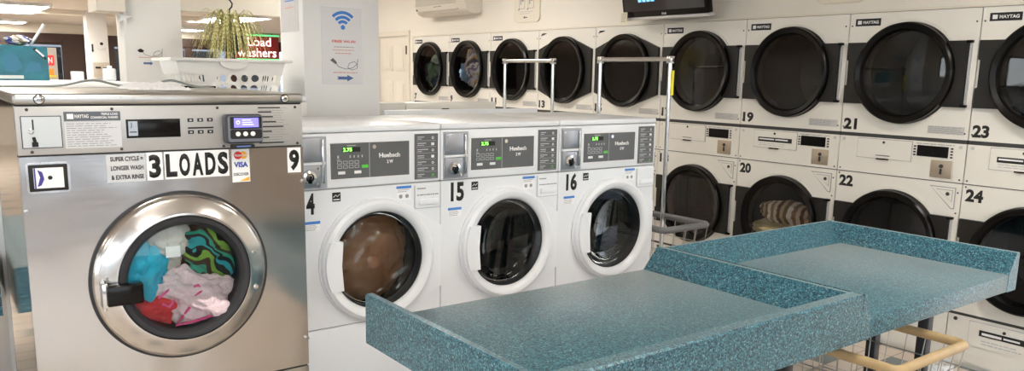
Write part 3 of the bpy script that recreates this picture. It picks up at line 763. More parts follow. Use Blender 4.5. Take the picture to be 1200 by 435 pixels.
obj('small_print', lines(bmesh.new(), 0.126, 0.268, 1.417, 1.489, 11, -0.001, seed=12), GINK, ip)
dp = box('display', 0.286, 0.443, -0.003, 0, 1.439, 1.496, BLK, cf, 0.0015)
b = box('display_window', 0.292, 0.318, -0.004, -0.003, 1.446, 1.490, mat('pale display card', (0.42, 0.48, 0.56), 0.3), dp)
text('marking', 'J', 0.297, 0.302, 1.470, 1.487, -0.004, INK, b); box('marking', 0.295, 0.315, -0.0045, -0.004, 1.456, 1.459, INK, b)
for x in (0.466, 0.496, 0.526):
    for z in (1.485, 1.447):
        bb = box('button', x, x + 0.017, -0.003, 0, z, z + 0.011, INK, cf); box('button_centre', x + 0.005, x + 0.012, -0.004, -0.003, z + 0.003, z + 0.008, LINK, bb)
bm = bmesh.new(); bx(bm, 0.466, 0.545, -0.001, 0, 1.463, 1.468); obj('marking', bm, INK, cf)
rd = obj('card_reader', bx(bmesh.new(), 0.572, 0.693, -0.045, 0, 1.414, 1.508, 0.010, 3), mat('dark navy reader housing', (0.045, 0.05, 0.065), 0.35), cf)
obj('reader_rim', plate(bmesh.new(), rpoly(0.578, 0.69, 1.420, 1.504, 0.01), -0.047, -0.044), mat('grey reader rim', (0.20, 0.21, 0.25), 0.3, 0.3), rd)
obj('keypad', plate(bmesh.new(), rpoly(0.584, 0.686, 1.430, 1.460, 0.006), -0.050, -0.046), INK, rd)
box('screen_bezel', 0.584, 0.686, -0.049, -0.046, 1.462, 1.501, INK, rd)
sc = box('screen', 0.596, 0.675, -0.0515, -0.049, 1.467, 1.497, mat('lit violet screen', (0.16, 0.14, 0.95), 0.4, emit=0.9), rd)
bm = lines(bmesh.new(), 0.622, 0.665, 1.472, 1.494, 3, -0.0515, seed=2); lathe(bm, 0.608, 1.483, [(0.006, -0.052), (0.004, -0.052)], 16)
obj('screen_text', bm, mat('pale screen text', (0.6, 0.6, 1.0), 0.4, emit=0.8), sc)
for x in (0.607, 0.631, 0.655): obj('button', disc_y(bmesh.new(), x, 1.446, 0.0075, -0.054, 20, -0.049), WINK, rd)
bm = bmesh.new(); bx(bm, 0.585, 0.66, -0.055, -0.03, 1.400, 1.412, 0.004); obj('card_slot', bm, INK, rd); box('slot_lamp', 0.60, 0.645, -0.057, -0.055, 1.404, 1.408, mat('reader slot blue', (0.12, 0.2, 0.5), 0.4), rd)
bm = bmesh.new()
for k, (a, w) in enumerate(((1.527, .075), (1.513, .045), (1.497, .05), (1.480, .06), (1.464, .085), (1.448, .045), (1.428, .035), (1.410, .085))):
    bx(bm, 0.692, 0.692 + w, -0.001, 0, a - 0.002, a + 0.002)
obj('small_print', bm, INK, cf)
obj('small_print', lines(bmesh.new(), 0.70, 0.80, 1.408, 1.53, 15, -0.0002, 0.0015, seed=13), GINK, cf)
for (x, z) in ((0.03, 1.528), (0.25, 1.528), (0.56, 1.528), (0.82, 1.528), (0.035, 1.407), (0.27, 1.407), (0.575, 1.404), (0.825, 1.405)): obj('screw', disc_y(bmesh.new(), x, z, 0.0045, -0.002, 12, 0), SEAM, cf)
for (x, z) in ((0.842, 1.273), (0.838, 0.703), (0.008, 1.235)): obj('side_bolt', tube(bmesh.new(), [(x, 0.0, z), (x, -0.012, z)], 0.006, 12), CHROME, t)
# front labels
def sticker(x0, x1, z0, z1, s, parent, bold=0.045, m=0.12):
    b = box('number_card', x0, x1, -0.0015, 0, z0, z1, PAPER, parent)
    w, hh = (x1 - x0) * m, (z1 - z0) * 0.08
    text('number', s, x0 + w, x1 - w, z0 + hh, z1 - hh, -0.0015, INK, b, bold)
    return b
sticker(0.338, 0.384, 1.306, 1.393, '3', t)
xx = 0.390
for ch in 'LOADS':
    sticker(xx, xx + 0.0395, 1.306, 1.393, ch, t, m=0.08); xx += 0.0400
sticker(0.788, 0.835, 1.304, 1.390, '9', t)
b = box('card_sticker', 0.599, 0.657, -0.0015, 0, 1.283, 1.392, PAPER, t)
obj('card_logo', disc_y(bmesh.new(), 0.619, 1.372, 0.013, -0.0022, 24, -0.0015), mat('logo red', (0.72, 0.03, 0.03), 0.4), b)
obj('card_logo', disc_y(bmesh.new(), 0.637, 1.372, 0.013, -0.0020, 24, -0.0015), mat('logo amber', (0.90, 0.42, 0.03), 0.4), b)
text('card_logo', 'MasterCard', 0.609, 0.647, 1.368, 1.377, -0.0022, WINK, b, 0.03)
text('card_logo', 'VISA', 0.605, 0.651, 1.332, 1.350, -0.0015, mat('visa blue', (0.02, 0.06, 0.38), 0.4), b, 0.04)
text('card_logo', 'DISCOVER', 0.603, 0.653, 1.304, 1.314, -0.0015, INK, b, 0.02)
obj('card_logo', plate(bmesh.new(), [(0.622, 1.286), (0.655, 1.286), (0.655, 1.300)], -0.0020, -0.0015, 0.647, 1.289), MATS['logo amber'], b)
b = box('cycle_note', 0.225, 0.332, -0.0012, 0, 1.306, 1.390, SILVER, t)
for k, s in enumerate(('SUPER CYCLE =', 'LONGER WASH', '& EXTRA RINSE')):
    text('lettering', s, 0.236, 0.328, 1.370 - k * 0.028, 1.384 - k * 0.028, -0.0012, INK, b, 0.03)
# soap hatch with a card behind glass
b = obj('soap_hatch', plate(bmesh.new(), rpoly(0.014, 0.126, 1.288, 1.376, 0.012), -0.008, 0), STEELR, t)
box('hatch_frame', 0.020, 0.119, -0.011, -0.008, 1.294, 1.371, INK, b, 0.002)
c = box('hatch_card', 0.032, 0.108, -0.013, -0.011, 1.303, 1.362, PAPER, b)
bm = plate(bmesh.new(), [(0.040, 1.308), (0.050, 1.312), (0.058, 1.330), (0.054, 1.350), (0.042, 1.357), (0.048, 1.335)], -0.0142, -0.013, 0.0505, 1.334)
obj('marking', bm, mat('violet ink', (0.05, 0.04, 0.28), 0.5), c)
bm = bmesh.new(); bx(bm, 0.033, 0.037, -0.014, -0.013, 1.303, 1.362); obj('marking', bm, MATS['violet ink'], c)
obj('marking', plate(bmesh.new(), circ(0.073, 1.333, 0.006, 12), -0.014, -0.013), INK, c)

# ------------------------------------------------------------------ laundry
def cloth(name, label, cat, center, scale, seed, material, group=None, amp=0.22, freq=1.6, rot=(0, 0, 0), sub=5):
    bm = bmesh.new(); bmesh.ops.create_icosphere(bm, subdivisions=sub, radius=1)
    off = Vector((seed * 7.3, seed * 3.1, seed * 5.7))
    for v in bm.verts:
        n = v.co.normalized()
        a = noise.noise(n * freq + off); r = 1 - abs(noise.noise(n * freq * 2.1 + off * 1.7)) * 2
        w = noise.noise(Vector((n.x * 3, n.y * 3, n.z * 9)) * freq * 0.5 + off)
        v.co = n * (1 + amp * (a * 1.2 + r * 0.5 + w * 0.5 + 0.15 * noise.noise(n * 9 + off)))
        v.co = Vector((v.co.x * scale[0], v.co.y * scale[1], v.co.z * scale[2]))
    bmesh.ops.rotate(bm, verts=bm.verts, cent=(0, 0, 0), matrix=Matrix.Rotation(rot[1], 3, 'Y'))
    if rot[2]: bmesh.ops.rotate(bm, verts=bm.verts, cent=(0, 0, 0), matrix=Matrix.Rotation(rot[2], 3, 'Z'))
    o = obj(name, bm, material, angle=180); o.location = center
    return tag(o, label, cat, group)
TURQ = mat('turquoise cloth', (0.02, 0.42, 0.62), 0.9, noise_amt=0.15, bump=0.5, bump_scale=35)
GREYC = mat('grey white cloth', (0.50, 0.49, 0.45), 0.9, noise_amt=0.12, bump=0.5, bump_scale=35)
TOWEL = mat('pale pink towel', (0.78, 0.62, 0.66), 0.95, noise_amt=0.1, bump=0.6, bump_scale=60)
PINK = mat('pink trim', (0.75, 0.10, 0.30), 0.9)
REDC = mat('red cloth', (0.62, 0.03, 0.04), 0.85, noise_amt=0.2, bump=0.4, bump_scale=30)
CHEV = stripe_mat('green zigzag stripes', [(0.01, 0.01, 0.012), (0.02, 0.28, 0.20), (0.05, 0.03, 0.02), (0.18, 0.34, 0.05), (0.01, 0.01, 0.01), (0.02, 0.30, 0.36)], 5, 3.5)
def sp(x, z, y): return (SX + SCX + x, SY + y, SCZ + z)
LG = 'laundry in the stainless washer drum'
cloth('turquoise_garment', 'turquoise garment at the left of the stainless washer window', 'laundry', sp(-0.120, 0.035, 0.055), (0.08, 0.07, 0.125), 3, TURQ, LG)
cloth('grey_shirt', 'grey-white shirt with a pale tag at the top of the stainless washer window', 'laundry', sp(-0.03, 0.12, 0.075), (0.085, 0.08, 0.105), 5, GREYC, LG)
cloth('striped_garment', 'black and green zigzag garment at the upper right of the stainless washer window', 'laundry', sp(0.095, 0.085, 0.085), (0.135, 0.10, 0.125), 8, CHEV, LG, rot=(0, 0.4, 0))
tw = cloth('pink_trimmed_towel', 'pale pink towel with bright pink edging behind the stainless washer glass', 'laundry', sp(0.05, -0.085, 0.06), (0.15, 0.085, 0.10), 13, TOWEL, LG, amp=0.30, rot=(0, 0.35, 0))
bm = bmesh.new()
for q in ([(-0.13, 0.02), (-0.10, 0.045), (-0.05, 0.04), (-0.01, 0.05), (0.0, 0.03), (-0.03, 0.012)], [(-0.12, 0.0), (-0.10, -0.012), (-0.085, 0.01)], [(-0.04, -0.02), (-0.065, -0.05), (-0.085, -0.075), (-0.03, -0.07), (0.03, -0.06), (0.09, -0.03)]):
    tube(bm, [(a, -0.085 + 0.25 * abs(a) * abs(a) * 4 + 0.002, b) for a, b in q], 0.0045, 6)
obj('edging', bm, PINK, tw)
cloth('red_garment', 'red garment at the bottom left of the stainless washer window', 'laundry', sp(-0.10, -0.105, 0.085), (0.11, 0.09, 0.085), 21, REDC, LG)
cloth('magenta_garment', 'small magenta piece of laundry at the right of the stainless washer window', 'laundry', sp(0.128, 0.005, 0.07), (0.04, 0.05, 0.045), 25, PINK, LG)
cloth('pale_blue_garment', 'pale blue laundry showing beside the pink towel at right', 'laundry', sp(0.125, -0.035, 0.06), (0.04, 0.05, 0.04), 27, mat('pale blue cloth', (0.42, 0.52, 0.58), 0.9, noise_amt=0.2), LG)
tg = tag(box('care_tag', -0.022, 0.022, -0.001, 0.001, -0.018, 0.018, PAPER), 'white care tag against the glass of the stainless washer', 'tag'); tg.location = sp(-0.032, 0.085, -0.022)
# washer 4: brown load
cloth('brown_blanket', 'wet brown blanket turning in washer number 4', 'laundry', (WX[0] + WCX + 0.015, WY + 0.185, WCZ), (0.215, 0.10, 0.225), 31, mat('wet brown cloth', (0.30, 0.125, 0.06), 0.22, noise_amt=0.35, noise_scale=8, bump=0.4, bump_scale=14, coat=0.6), amp=0.10, freq=2)
# dryers 7, 9 and 20
def dc(k, x, z, y): return dpos(k, x, y, z)
cloth('dark_green_laundry', 'dark blue and green laundry tumbling in dryer number 7', 'laundry', dc(0, 0.36, 1.66, 0.10), (0.12, 0.15, 0.16), 41, stripe_mat('navy and green', [(0.02, 0.03, 0.05), (0.03, 0.05, 0.08), (0.10, 0.16, 0.10), (0.02, 0.03, 0.05)], 1.6, 2), 'laundry in the dryers')
cloth('pale_green_shirt', 'pale green shirt tumbling at the top of dryer number 7', 'laundry', dc(0, 0.42, 1.80, 0.09), (0.08, 0.09, 0.06), 43, mat('sage cloth', (0.40, 0.50, 0.36), 0.9, noise_amt=0.2), 'laundry in the dryers')
cloth('pale_striped_laundry', 'white and lilac striped laundry tumbling in dryer number 9', 'laundry', dc(1, 0.39, 1.72, 0.085), (0.09, 0.13, 0.20), 45, stripe_mat('lilac and white', [(0.75, 0.74, 0.72), (0.30, 0.25, 0.35), (0.80, 0.78, 0.70), (0.16, 0.14, 0.20), (0.70, 0.45, 0.18), (0.8, 0.8, 0.82)], 3.2, 3), 'laundry in the dryers', rot=(0, 0.0, 0))
cloth('light_blue_laundry', 'light blue laundry at the lower left of dryer number 9', 'laundry', dc(1, 0.28, 1.66, 0.075), (0.10, 0.07, 0.11), 47, mat('light blue cloth', (0.30, 0.45, 0.66), 0.9, noise_amt=0.25, noise_scale=15), 'laundry in the dryers')
bm_ = stripe_mat('brown cream stripes', [(0.20, 0.10, 0.06), (0.80, 0.66, 0.48), (0.40, 0.24, 0.14), (0.90, 0.82, 0.70), (0.28, 0.16, 0.09), (0.62, 0.46, 0.28)], 1.9, 1.2, direction='Y')
cloth('striped_towel', 'brown and cream striped towel folded in dryer number 20', 'laundry', dc(6, 0.40, 0.72, 0.08), (0.10, 0.215, 0.085), 51, bm_, 'laundry in the dryers', amp=0.14)
cloth('khaki_garment', 'khaki garment under the striped towel in dryer number 20', 'laundry', dc(6, 0.33, 0.60, 0.06), (0.10, 0.19, 0.06), 53, mat('khaki cloth', (0.52, 0.43, 0.24), 0.9, noise_amt=0.2, bump=0.4), 'laundry in the dryers', amp=0.16)

# ------------------------------------------------------------------ folding tables
def wall_profile(bm, p, q, inward, h0, hs, h1, wt, wb):
    """a raised rim between floor points p and q; inward is the unit vector toward the table top"""
    P = Vector((*p, 0)); Q = Vector((*q, 0)); n = Vector((*inward, 0))
    prof = [(0, h0), (0, h1 - 0.006), (0.006, h1), (wt, h1), (wb, hs), (wb, h0)]
    A = [bm.verts.new(P + n * a + Vector((0, 0, z))) for a, z in prof]; B = [bm.verts.new(Q + n * a + Vector((0, 0, z))) for a, z in prof]
    k = len(prof)
    for i in range(k): bm.faces.new((A[i], A[(i + 1) % k], B[(i + 1) % k], B[i]))
    bm.faces.new(A); bm.faces.new(B[::-1])
def folding_table(x0, x1, y0, y1, label, legs, near=True, far=False, wtl=0.028, wbl=0.12, wtr=0.028, wbr=0.11):
    t = empty('folding_table', ((x0 + x1) / 2, (y0 + y1) / 2, 0), label, 'table', 'teal folding tables')
    a, b, c, d = x0 - (x0 + x1) / 2, x1 - (x0 + x1) / 2, y0 - (y0 + y1) / 2, y1 - (y0 + y1) / 2
    top = obj('table_top', bx(bmesh.new(), a + 0.002, b - 0.002, c + 0.002, d - 0.002, 0.726, 0.806, 0.003), LAM, t, angle=50)
    ca, cd = c + (0.003 if near else 0.0), d - (0.003 if far else 0.0)
    bm = bmesh.new(); wall_profile(bm, (a, ca), (a, cd), (1, 0), 0.725, 0.806, 0.900, wtl, wbl); obj('side_rim', bm, LAM, t)
    bm = bmesh.new(); wall_profile(bm, (b, ca), (b, cd), (-1, 0), 0.725, 0.806, 0.900, wtr, wbr); obj('side_rim', bm, LAM, t)
    if near:
        bm = bmesh.new(); wall_profile(bm, (a, c), (b, c), (0, 1), 0.7245, 0.806, 0.9003, 0.05, 0.12); obj('front_rim', bm, LAM, t)
    if far:
        bm = bmesh.new(); wall_profile(bm, (a, d), (b, d), (0, -1), 0.7245, 0.806, 0.9003, 0.02, 0.13); obj('back_rim', bm, LAM, t)
    for (lx, ly) in legs:
        lx -= (x0 + x1) / 2; ly -= (y0 + y1) / 2
        l = obj('leg', bx(bmesh.new(), lx - 0.024, lx + 0.024, ly - 0.024, ly + 0.024, 0.012, 0.7262, 0.003), LEG, t)
        obj('foot', bx(bmesh.new(), lx - 0.03, lx + 0.03, ly - 0.03, ly + 0.03, 0.0, 0.014, 0.003), RUB, l)
    bm = bmesh.new()
    xs = sorted(set(l[0] - (x0 + x1) / 2 for l in legs)); ys = sorted(l[1] - (y0 + y1) / 2 for l in legs)
    bx(bm, a + 0.06, b - 0.15, ys[-1] - 0.02, ys[-1] + 0.02, 0.70, 0.7262); bx(bm, a + 0.06, b - 0.15, ys[0] - 0.02, ys[0] + 0.02, 0.70, 0.7262)
    obj('under_frame', bm, LEG, t)
    return t
folding_table(1.19, 2.660, 1.45, 2.42, 'near teal speckled folding table, its open side toward the white washers', [(1.50, 1.56), (2.37, 1.56), (1.50, 2.2), (2.37, 2.2)], near=True, far=False)
folding_table(2.662, 3.962, 1.45, 2.40, 'farther teal speckled folding table in front of the stack dryers', [(3.66, 1.69), (3.72, 1.96), (2.76, 2.06), (2.76, 2.28)], near=False, far=True, wtl=0.004, wbl=0.060, wbr=0.09)
folding_table(-1.2, 0.205, 3.45, 5.3, 'teal folding table left of the stainless washer, seen only mirrored in its side', [(-1.0, 3.65), (-0.05, 3.65), (-1.0, 5.1), (-0.05, 5.1)])

# ------------------------------------------------------------------ laundry carts
def cart(x0, x1, y0, y1, zr, zb, label, bumper, rack=None, rr=0.014):
    cx, cy = (x0 + x1) / 2, (y0 + y1) / 2; w, d = (x1 - x0) / 2, (y1 - y0) / 2
    t = empty('laundry_cart', (cx, cy, 0), label, 'laundry cart', 'wheeled wire laundry carts')
    bm = bmesh.new(); rc = 0.03
    ring = []
    for (sx, sy, a) in ((1, 1, 0), (-1, 1, PI / 2), (-1, -1, PI), (1, -1, 1.5 * PI)):
        for k in range(6):
            q = a + PI / 2 * k / 5; ring.append((sx * (w - rc) + rc * math.cos(q), sy * (d - rc) + rc * math.sin(q), zr))
    tube(bm, ring, rr, 12, closed=True); obj('bumper_rail', bm, bumper, t)
    bm = bmesh.new(); tw = 0.86
    nx = max(4, int(2 * w / 0.075)); ny = max(5, int(2 * d / 0.075))
    for k in range(nx + 1):
        x = -w + 2 * w * k / nx
        tube(bm, [(x, -d, zr), (x * tw, -d * tw, zb), (x * tw, d * tw, zb), (x, d, zr)], 0.0022, 5)
    for k in range(ny + 1):
        y = -d + 2 * d * k / ny
        tube(bm, [(-w, y, zr), (-w * tw, y * tw, zb), (w * tw, y * tw, zb), (w, y, zr)], 0.0022, 5)
    for f in (0.25, 0.5, 0.75):
        z = zr + (zb - zr) * f; s = 1 + (tw - 1) * f
        tube(bm, [(-w * s, -d * s, z), (w * s, -d * s, z), (w * s, d * s, z), (-w * s, d * s, z)], 0.0028, 5, closed=True)
    obj('wire_basket', bm, WIRE, t)
    bm = bmesh.new()
    for sx in (-1, 1):
        for sy in (-1, 1):
            tube(bm, [(sx * w * 0.84, sy * d * 0.84, zb), (sx * w * 0.84, sy * d * 0.84, 0.13)], 0.011, 8)
    tube(bm, [(sx * w * 0.84, sy * d * 0.84, 0.16) for sx, sy in ((1, 1), (-1, 1), (-1, -1), (1, -1))], 0.011, 8, closed=True)
    obj('base_frame', bm, CHROME, t)
    for sx in (-1, 1):
        for sy in (-1, 1):
            bm = bmesh.new(); x, y = sx * w * 0.84, sy * d * 0.84
            tube(bm, [(x - 0.014, y, 0.052), (x + 0.014, y, 0.052)], 0.052, 20); wh = obj('caster', bm, GRYB, t)
            bm = bmesh.new(); bx(bm, x - 0.022, x - 0.017, y - 0.015, y + 0.015, 0.05, 0.13); bx(bm, x + 0.017, x + 0.022, y - 0.015, y + 0.015, 0.05, 0.13); bx(bm, x - 0.022, x + 0.022, y - 0.02, y + 0.02, 0.118, 0.134); obj('fork', bm, CHROME, wh)
    if rack:
        ya, yb, top, xr = rack; ya -= cy; yb -= cy; xr -= cx
        bm = bmesh.new()
        for y in (ya, yb): tube(bm, [(xr, y, zb), (xr, y, top)], 0.0125, 12)
        tube(bm, [(xr, ya, top - 0.012), (xr, yb, top - 0.012)], 0.0125, 12)
        r = obj('hanging_rack', bm, CHROME, t)
        for y in (ya, yb): obj('corner_fitting', bx(bmesh.new(), xr - 0.016, xr + 0.016, y - 0.018, y + 0.018, top - 0.035, top + 0.006, 0.004), CHROME, r)
        return t, r
    return t, None
c1, _ = cart(2.685, 3.195, 1.315, 1.92, 0.650, 0.30, 'wire laundry cart with a tan bumper rail under the folding tables', GOLDW, rr=0.019)
c2, r2 = cart(3.29, 3.66, 2.98, 3.80, 0.810, 0.36, 'wire laundry cart with a grey bumper beside washer number 16', GRYB, (3.17, 3.75, 1.765, 3.48), rr=0.019)
bm = bx(bmesh.new(), -0.004 + 3.48 - 3.475 + 0.013, 0.019, 3.17 - 3.39 - 0.014, 3.17 - 3.39 + 0.014, 1.55, 1.69); obj('yellow_label', bm, mat('yellow label', (0.85, 0.75, 0.05), 0.5), r2)
bm = bx(bmesh.new(), 0.002, 0.022, 3.17 - 3.39 - 0.018, 3.17 - 3.39 - 0.008, 1.55, 1.69); obj('yellow_label', bm, MATS['yellow label'], r2)
c3, r3 = cart(3.52, 3.90, 4.38, 5.18, 0.810, 0.36, 'wire laundry cart whose rack stands in front of dryer number 11', GRYB, (4.48, 5.06, 1.765, 3.70))
bm = lathe(bmesh.new(), 0, 0, [(0.05 + 0.045 * math.sin(k / 7 * PI / 2), 0.005 + 0.10 * k / 7) for k in range(8)], 28)
for v in bm.verts: v.co = Vector((v.co.x, v.co.z, v.co.y))
bm.faces.ensure_lookup_table()
kill = [f for f in bm.faces if (lambda c: (int((math.atan2(c.y, c.x) % (2 * PI)) / (2 * PI) * 28) + int((c.z - 0.005) / 0.1 * 7)) % 2 == 0 and 0.02 < c.z < 0.092)(f.calc_center_median())]
bmesh.ops.delete(bm, geom=kill, context='FACES_ONLY'); bmesh.ops.solidify(bm, geom=bm.faces[:], thickness=0.004)
disc = bmesh.ops.create_circle(bm, cap_ends=True, radius=0.052, segments=28); [setattr(v.co, 'z', 0.004) for v in disc['verts']]
o = obj('perforated_bowl', bm, WHT2); o.location = (4.50, 2.0, 0); tag(o, 'small white perforated bowl on the floor beside the tan-railed cart', 'bowl')

# ------------------------------------------------------------------ things on the stainless washer and the machines behind it
struct('trim_washer_gap_strip', 0.24, 1.19, 3.50, 3.58, 1.50, 1.566, WHT2, 0.006)
for nm, (x0, x1, y0, y1, zt), lb in (('rear_washer', (0.235, 0.86, 3.72, 4.56, 1.572), 'white-topped machine standing behind the stainless washer, under the grey cable'),
                                    ('rear_washer', (0.865, 1.56, 3.78, 4.50, 1.535), 'machine behind the stainless washer carrying the laundry basket'),
                                    ('rear_washer', (0.235, 0.98, 4.60, 5.42, 1.574), 'white-topped machine carrying the teal box')):
    t = empty(nm, ((x0 + x1) / 2, (y0 + y1) / 2, 0), lb, 'washing machine', 'machines behind the stainless washer')
    w, d = (x1 - x0) / 2, (y1 - y0) / 2
    box('cabinet', -w, w, -d, d, 0.0, zt - 0.035, SILVER, t, 0.004); box('top_lid', -w, w, -d, d, zt - 0.033, zt, WHT2, t, 0.008)
# crumpled white cloth
bm = bmesh.new(); bmesh.ops.create_grid(bm, x_segments=60, y_segments=40, size=0.5)
for v in bm.verts:
    x, y = v.co.x, v.co.y
    e = max(abs(x), abs(y)) * 2
    z = 0.020 * (1 - e ** 4) * (0.7 + 0.9 * abs(noise.noise(Vector((x * 7, y * 9, 1))))) + 0.006 * noise.noise(Vector((x * 25, y * 25, 2)))
    v.co = Vector((x * 0.19 * (1 + 0.15 * noise.noise(Vector((y * 4, 0, 0)))), y * 0.30, max(0.0, z) + 0.001))
r = bmesh.ops.solidify(bm, geom=bm.faces[:], thickness=0.003)
o = obj('white_cloth', bm, mat('white cotton', (0.82, 0.82, 0.85), 0.9), angle=180); o.location = (0.70, 3.10, 1.577); tag(o, 'crumpled white cloth lying on top of the stainless washer', 'cloth')
# cable
bm = bmesh.new(); cab = []
for k in range(41):
    f = k / 40; x = 0.25 + f * 0.78
    z = 1.580 + 0.026 * math.exp(-((f - 0.42) / 0.10) ** 2) + 0.028 * math.exp(-((f - 0.80) / 0.09) ** 2)
    cab.append((x, 3.54 + 0.02 * math.sin(f * 9), z - 0.006))
cab += [(1.06, 3.6, 1.57), (1.09, 3.66, 1.50), (1.09, 3.68, 1.30)]
tube(bm, cab, 0.0045, 8); tag(obj('cable', bm, mat('grey cable', (0.25, 0.27, 0.27), 0.5)), 'grey cable looping behind the stainless washer top', 'cable')
# laundry basket with vents
BX0, BX1, BY0, BY1, BZ0, BZ1 = 0.965, 1.470, 3.81, 4.13, 1.5365, 1.700
t = empty('laundry_basket', ((BX0 + BX1) / 2, (BY0 + BY1) / 2, BZ0), 'white plastic laundry basket with oval vents standing behind the stainless washer', 'basket')
BSK = mat('white basket plastic', (0.80, 0.79, 0.76), 0.4)
W2, D2, Hh = (BX1 - BX0) / 2, (BY1 - BY0) / 2, BZ1 - BZ0
bm = bmesh.new()
def side(bm, along, length, pos, holes_from):
    n = 9; cw = 2 * length / n
    for i in range(n):
        u0 = -length + i * cw
        for j, (z0, z1) in enumerate(((0.0, 0.048), (0.048, 0.096), (0.096, Hh - 0.012))):
            b2 = bmesh.new()
            if j < 2 and i >= holes_from: plate(b2, [(u0, z0), (u0 + cw, z0), (u0 + cw, z1), (u0, z1)], 0, 0.003, u0 + cw / 2, (z0 + z1) / 2, (cw * 0.40, 0.019), 20)
            elif j == 1 and i < 2:
                for q in range(3): bx(b2, u0 + cw * q / 3, u0 + cw * (q + 0.55) / 3, 0, 0.003, z0, z1)
                bx(b2, u0, u0 + cw, 0, 0.003, z0, z0 + 0.008); bx(b2, u0, u0 + cw, 0, 0.003, z1 - 0.008, z1)
            else: bx(b2, u0, u0 + cw, 0, 0.003, z0, z1)
            for v in b2.verts:
                s = 0.86 + 0.14 * v.co.z / Hh
                if along == 'x': v.co = Vector((v.co.x * s, pos * s + v.co.y * (1 if pos < 0 else -1), v.co.z))
                else: v.co = Vector((pos * s + v.co.y * (1 if pos < 0 else -1), v.co.x * s, v.co.z))
            me = bpy.data.meshes.new('tmp'); b2.to_mesh(me); b2.free(); bm.from_mesh(me); bpy.data.meshes.remove(me)
side(bm, 'x', W2, -D2, 3); side(bm, 'x', W2, D2, 3); side(bm, 'y', D2, -W2, 3); side(bm, 'y', D2, W2, 3)
bx(bm, -W2 * 0.86, W2 * 0.86, -D2 * 0.86, D2 * 0.86, 0.0, 0.004)
obj('basket_body', bm, BSK, t)
bm = bmesh.new()
for a in ((-W2 - 0.028, W2 + 0.028, -D2 - 0.02, -D2 + 0.002), (-W2 - 0.028, W2 + 0.028, D2 - 0.002, D2 + 0.02), (-W2 - 0.028, -W2 + 0.002, -D2, D2), (W2 - 0.002, W2 + 0.028, -D2, D2)):
    bx(bm, *a, Hh - 0.014, Hh, 0.004)
obj('rim', bm, BSK, t)
bm = plate(bmesh.new(), [(0.0 + 0.065 * math.cos(PI + PI * k / 12), Hh - 0.014 + 0.035 * math.sin(PI + PI * k / 12)) for k in range(13)], -D2 - 0.018, -D2 - 0.004, 0, Hh - 0.02)
obj('handle_grip', bm, BSK, t)
# black strips before the basket; the lower one paints in the gap's shade
tag(box('dark_strip', 0.865, 1.10, 3.695, 3.712, 1.555, 1.577, BLK), 'black edge strip in front of the laundry basket, upper of the two', 'strip')
tag(box('dark_strip', 0.80, 1.0, 3.44, 3.455, 1.50, 1.571, BLK), 'black strip standing in for the gap shade behind the stainless washer top, lower of the two', 'strip')
# teal printed box
t = empty('teal_box', (0.475, 5.05, 1.575), 'teal printed box with a cut corner at the left edge, behind the stainless washer', 'box')
TEAL = mat('teal printed card', (0.015, 0.14, 0.19), 0.45, noise_amt=0.6, noise_scale=14)
obj('box_body', plate(bmesh.new(), [(-0.145, 0), (0.14, 0), (0.14, 0.178), (-0.07, 0.185), (-0.145, 0.125)], -0.02, 0.18), TEAL, t)
b = obj('label_strip', plate(bmesh.new(), [(-0.09, 0.008), (0.02, 0.008), (0.02, 0.026), (-0.09, 0.026)], -0.022, -0.02), mat('pale strip', (0.55, 0.60, 0.58), 0.5), t)
b = obj('label_strip', plate(bmesh.new(), [(0.07, 0.166), (0.128, 0.108), (0.135, 0.118), (0.084, 0.171)], -0.022, -0.02), INK, t)
obj('strip_text', plate(bmesh.new(), [(0.082, 0.160), (0.118, 0.124), (0.124, 0.130), (0.090, 0.165)], -0.023, -0.022), WINK, b)
bm = bmesh.new(); plate(bm, [(-0.06, 0.05), (-0.02, 0.04), (0.02, 0.07), (0.0, 0.12), (-0.03, 0.15), (-0.07, 0.12)], -0.021, -0.02); plate(bm, [(0.02, 0.04), (0.11, 0.05), (0.10, 0.09), (0.06, 0.10)], -0.021, -0.02)
obj('printed_figure', bm, mat('dark teal ink', (0.03, 0.15, 0.24), 0.5), t)
bm = tube(bmesh.new(), [(0, 0, 0), (0.072, 0, 0.112)], 0.007, 8); o = obj('white_stick', bm, WHT2); o.location = (0.545, 5.1, 1.762); tag(o, 'white stick leaning on top of the teal box', 'stick')
cloth('crumpled_wrapper', 'crumpled blue and white wrapper on top of the teal box', 'wrapper', (0.49, 5.1, 1.785), (0.055, 0.04, 0.022), 61, stripe_mat('wrapper print', [(0.7, 0.7, 0.72), (0.1, 0.12, 0.35), (0.75, 0.7, 0.6), (0.3, 0.25, 0.2)], 6, 3), amp=0.3)
o = box('white_carton', -0.03, 0.03, -0.03, 0.03, 0, 0.05, WHT2, None, 0.004); o.location = (0.775, 5.2, 1.575); tag(o, 'small white carton on the machine top right of the teal box', 'carton')
t = empty('white_jug', (0.945, 5.2, 1.575), 'white plastic jug at the left of the middle pillar', 'jug')
obj('jug_body', bx(bmesh.new(), -0.035, 0.03, -0.03, 0.03, 0, 0.07, 0.010, 3), WHT2, t); obj('jug_cap', bx(bmesh.new(), -0.012, 0.012, -0.012, 0.012, 0.069, 0.085, 0.003), WHT2, t)

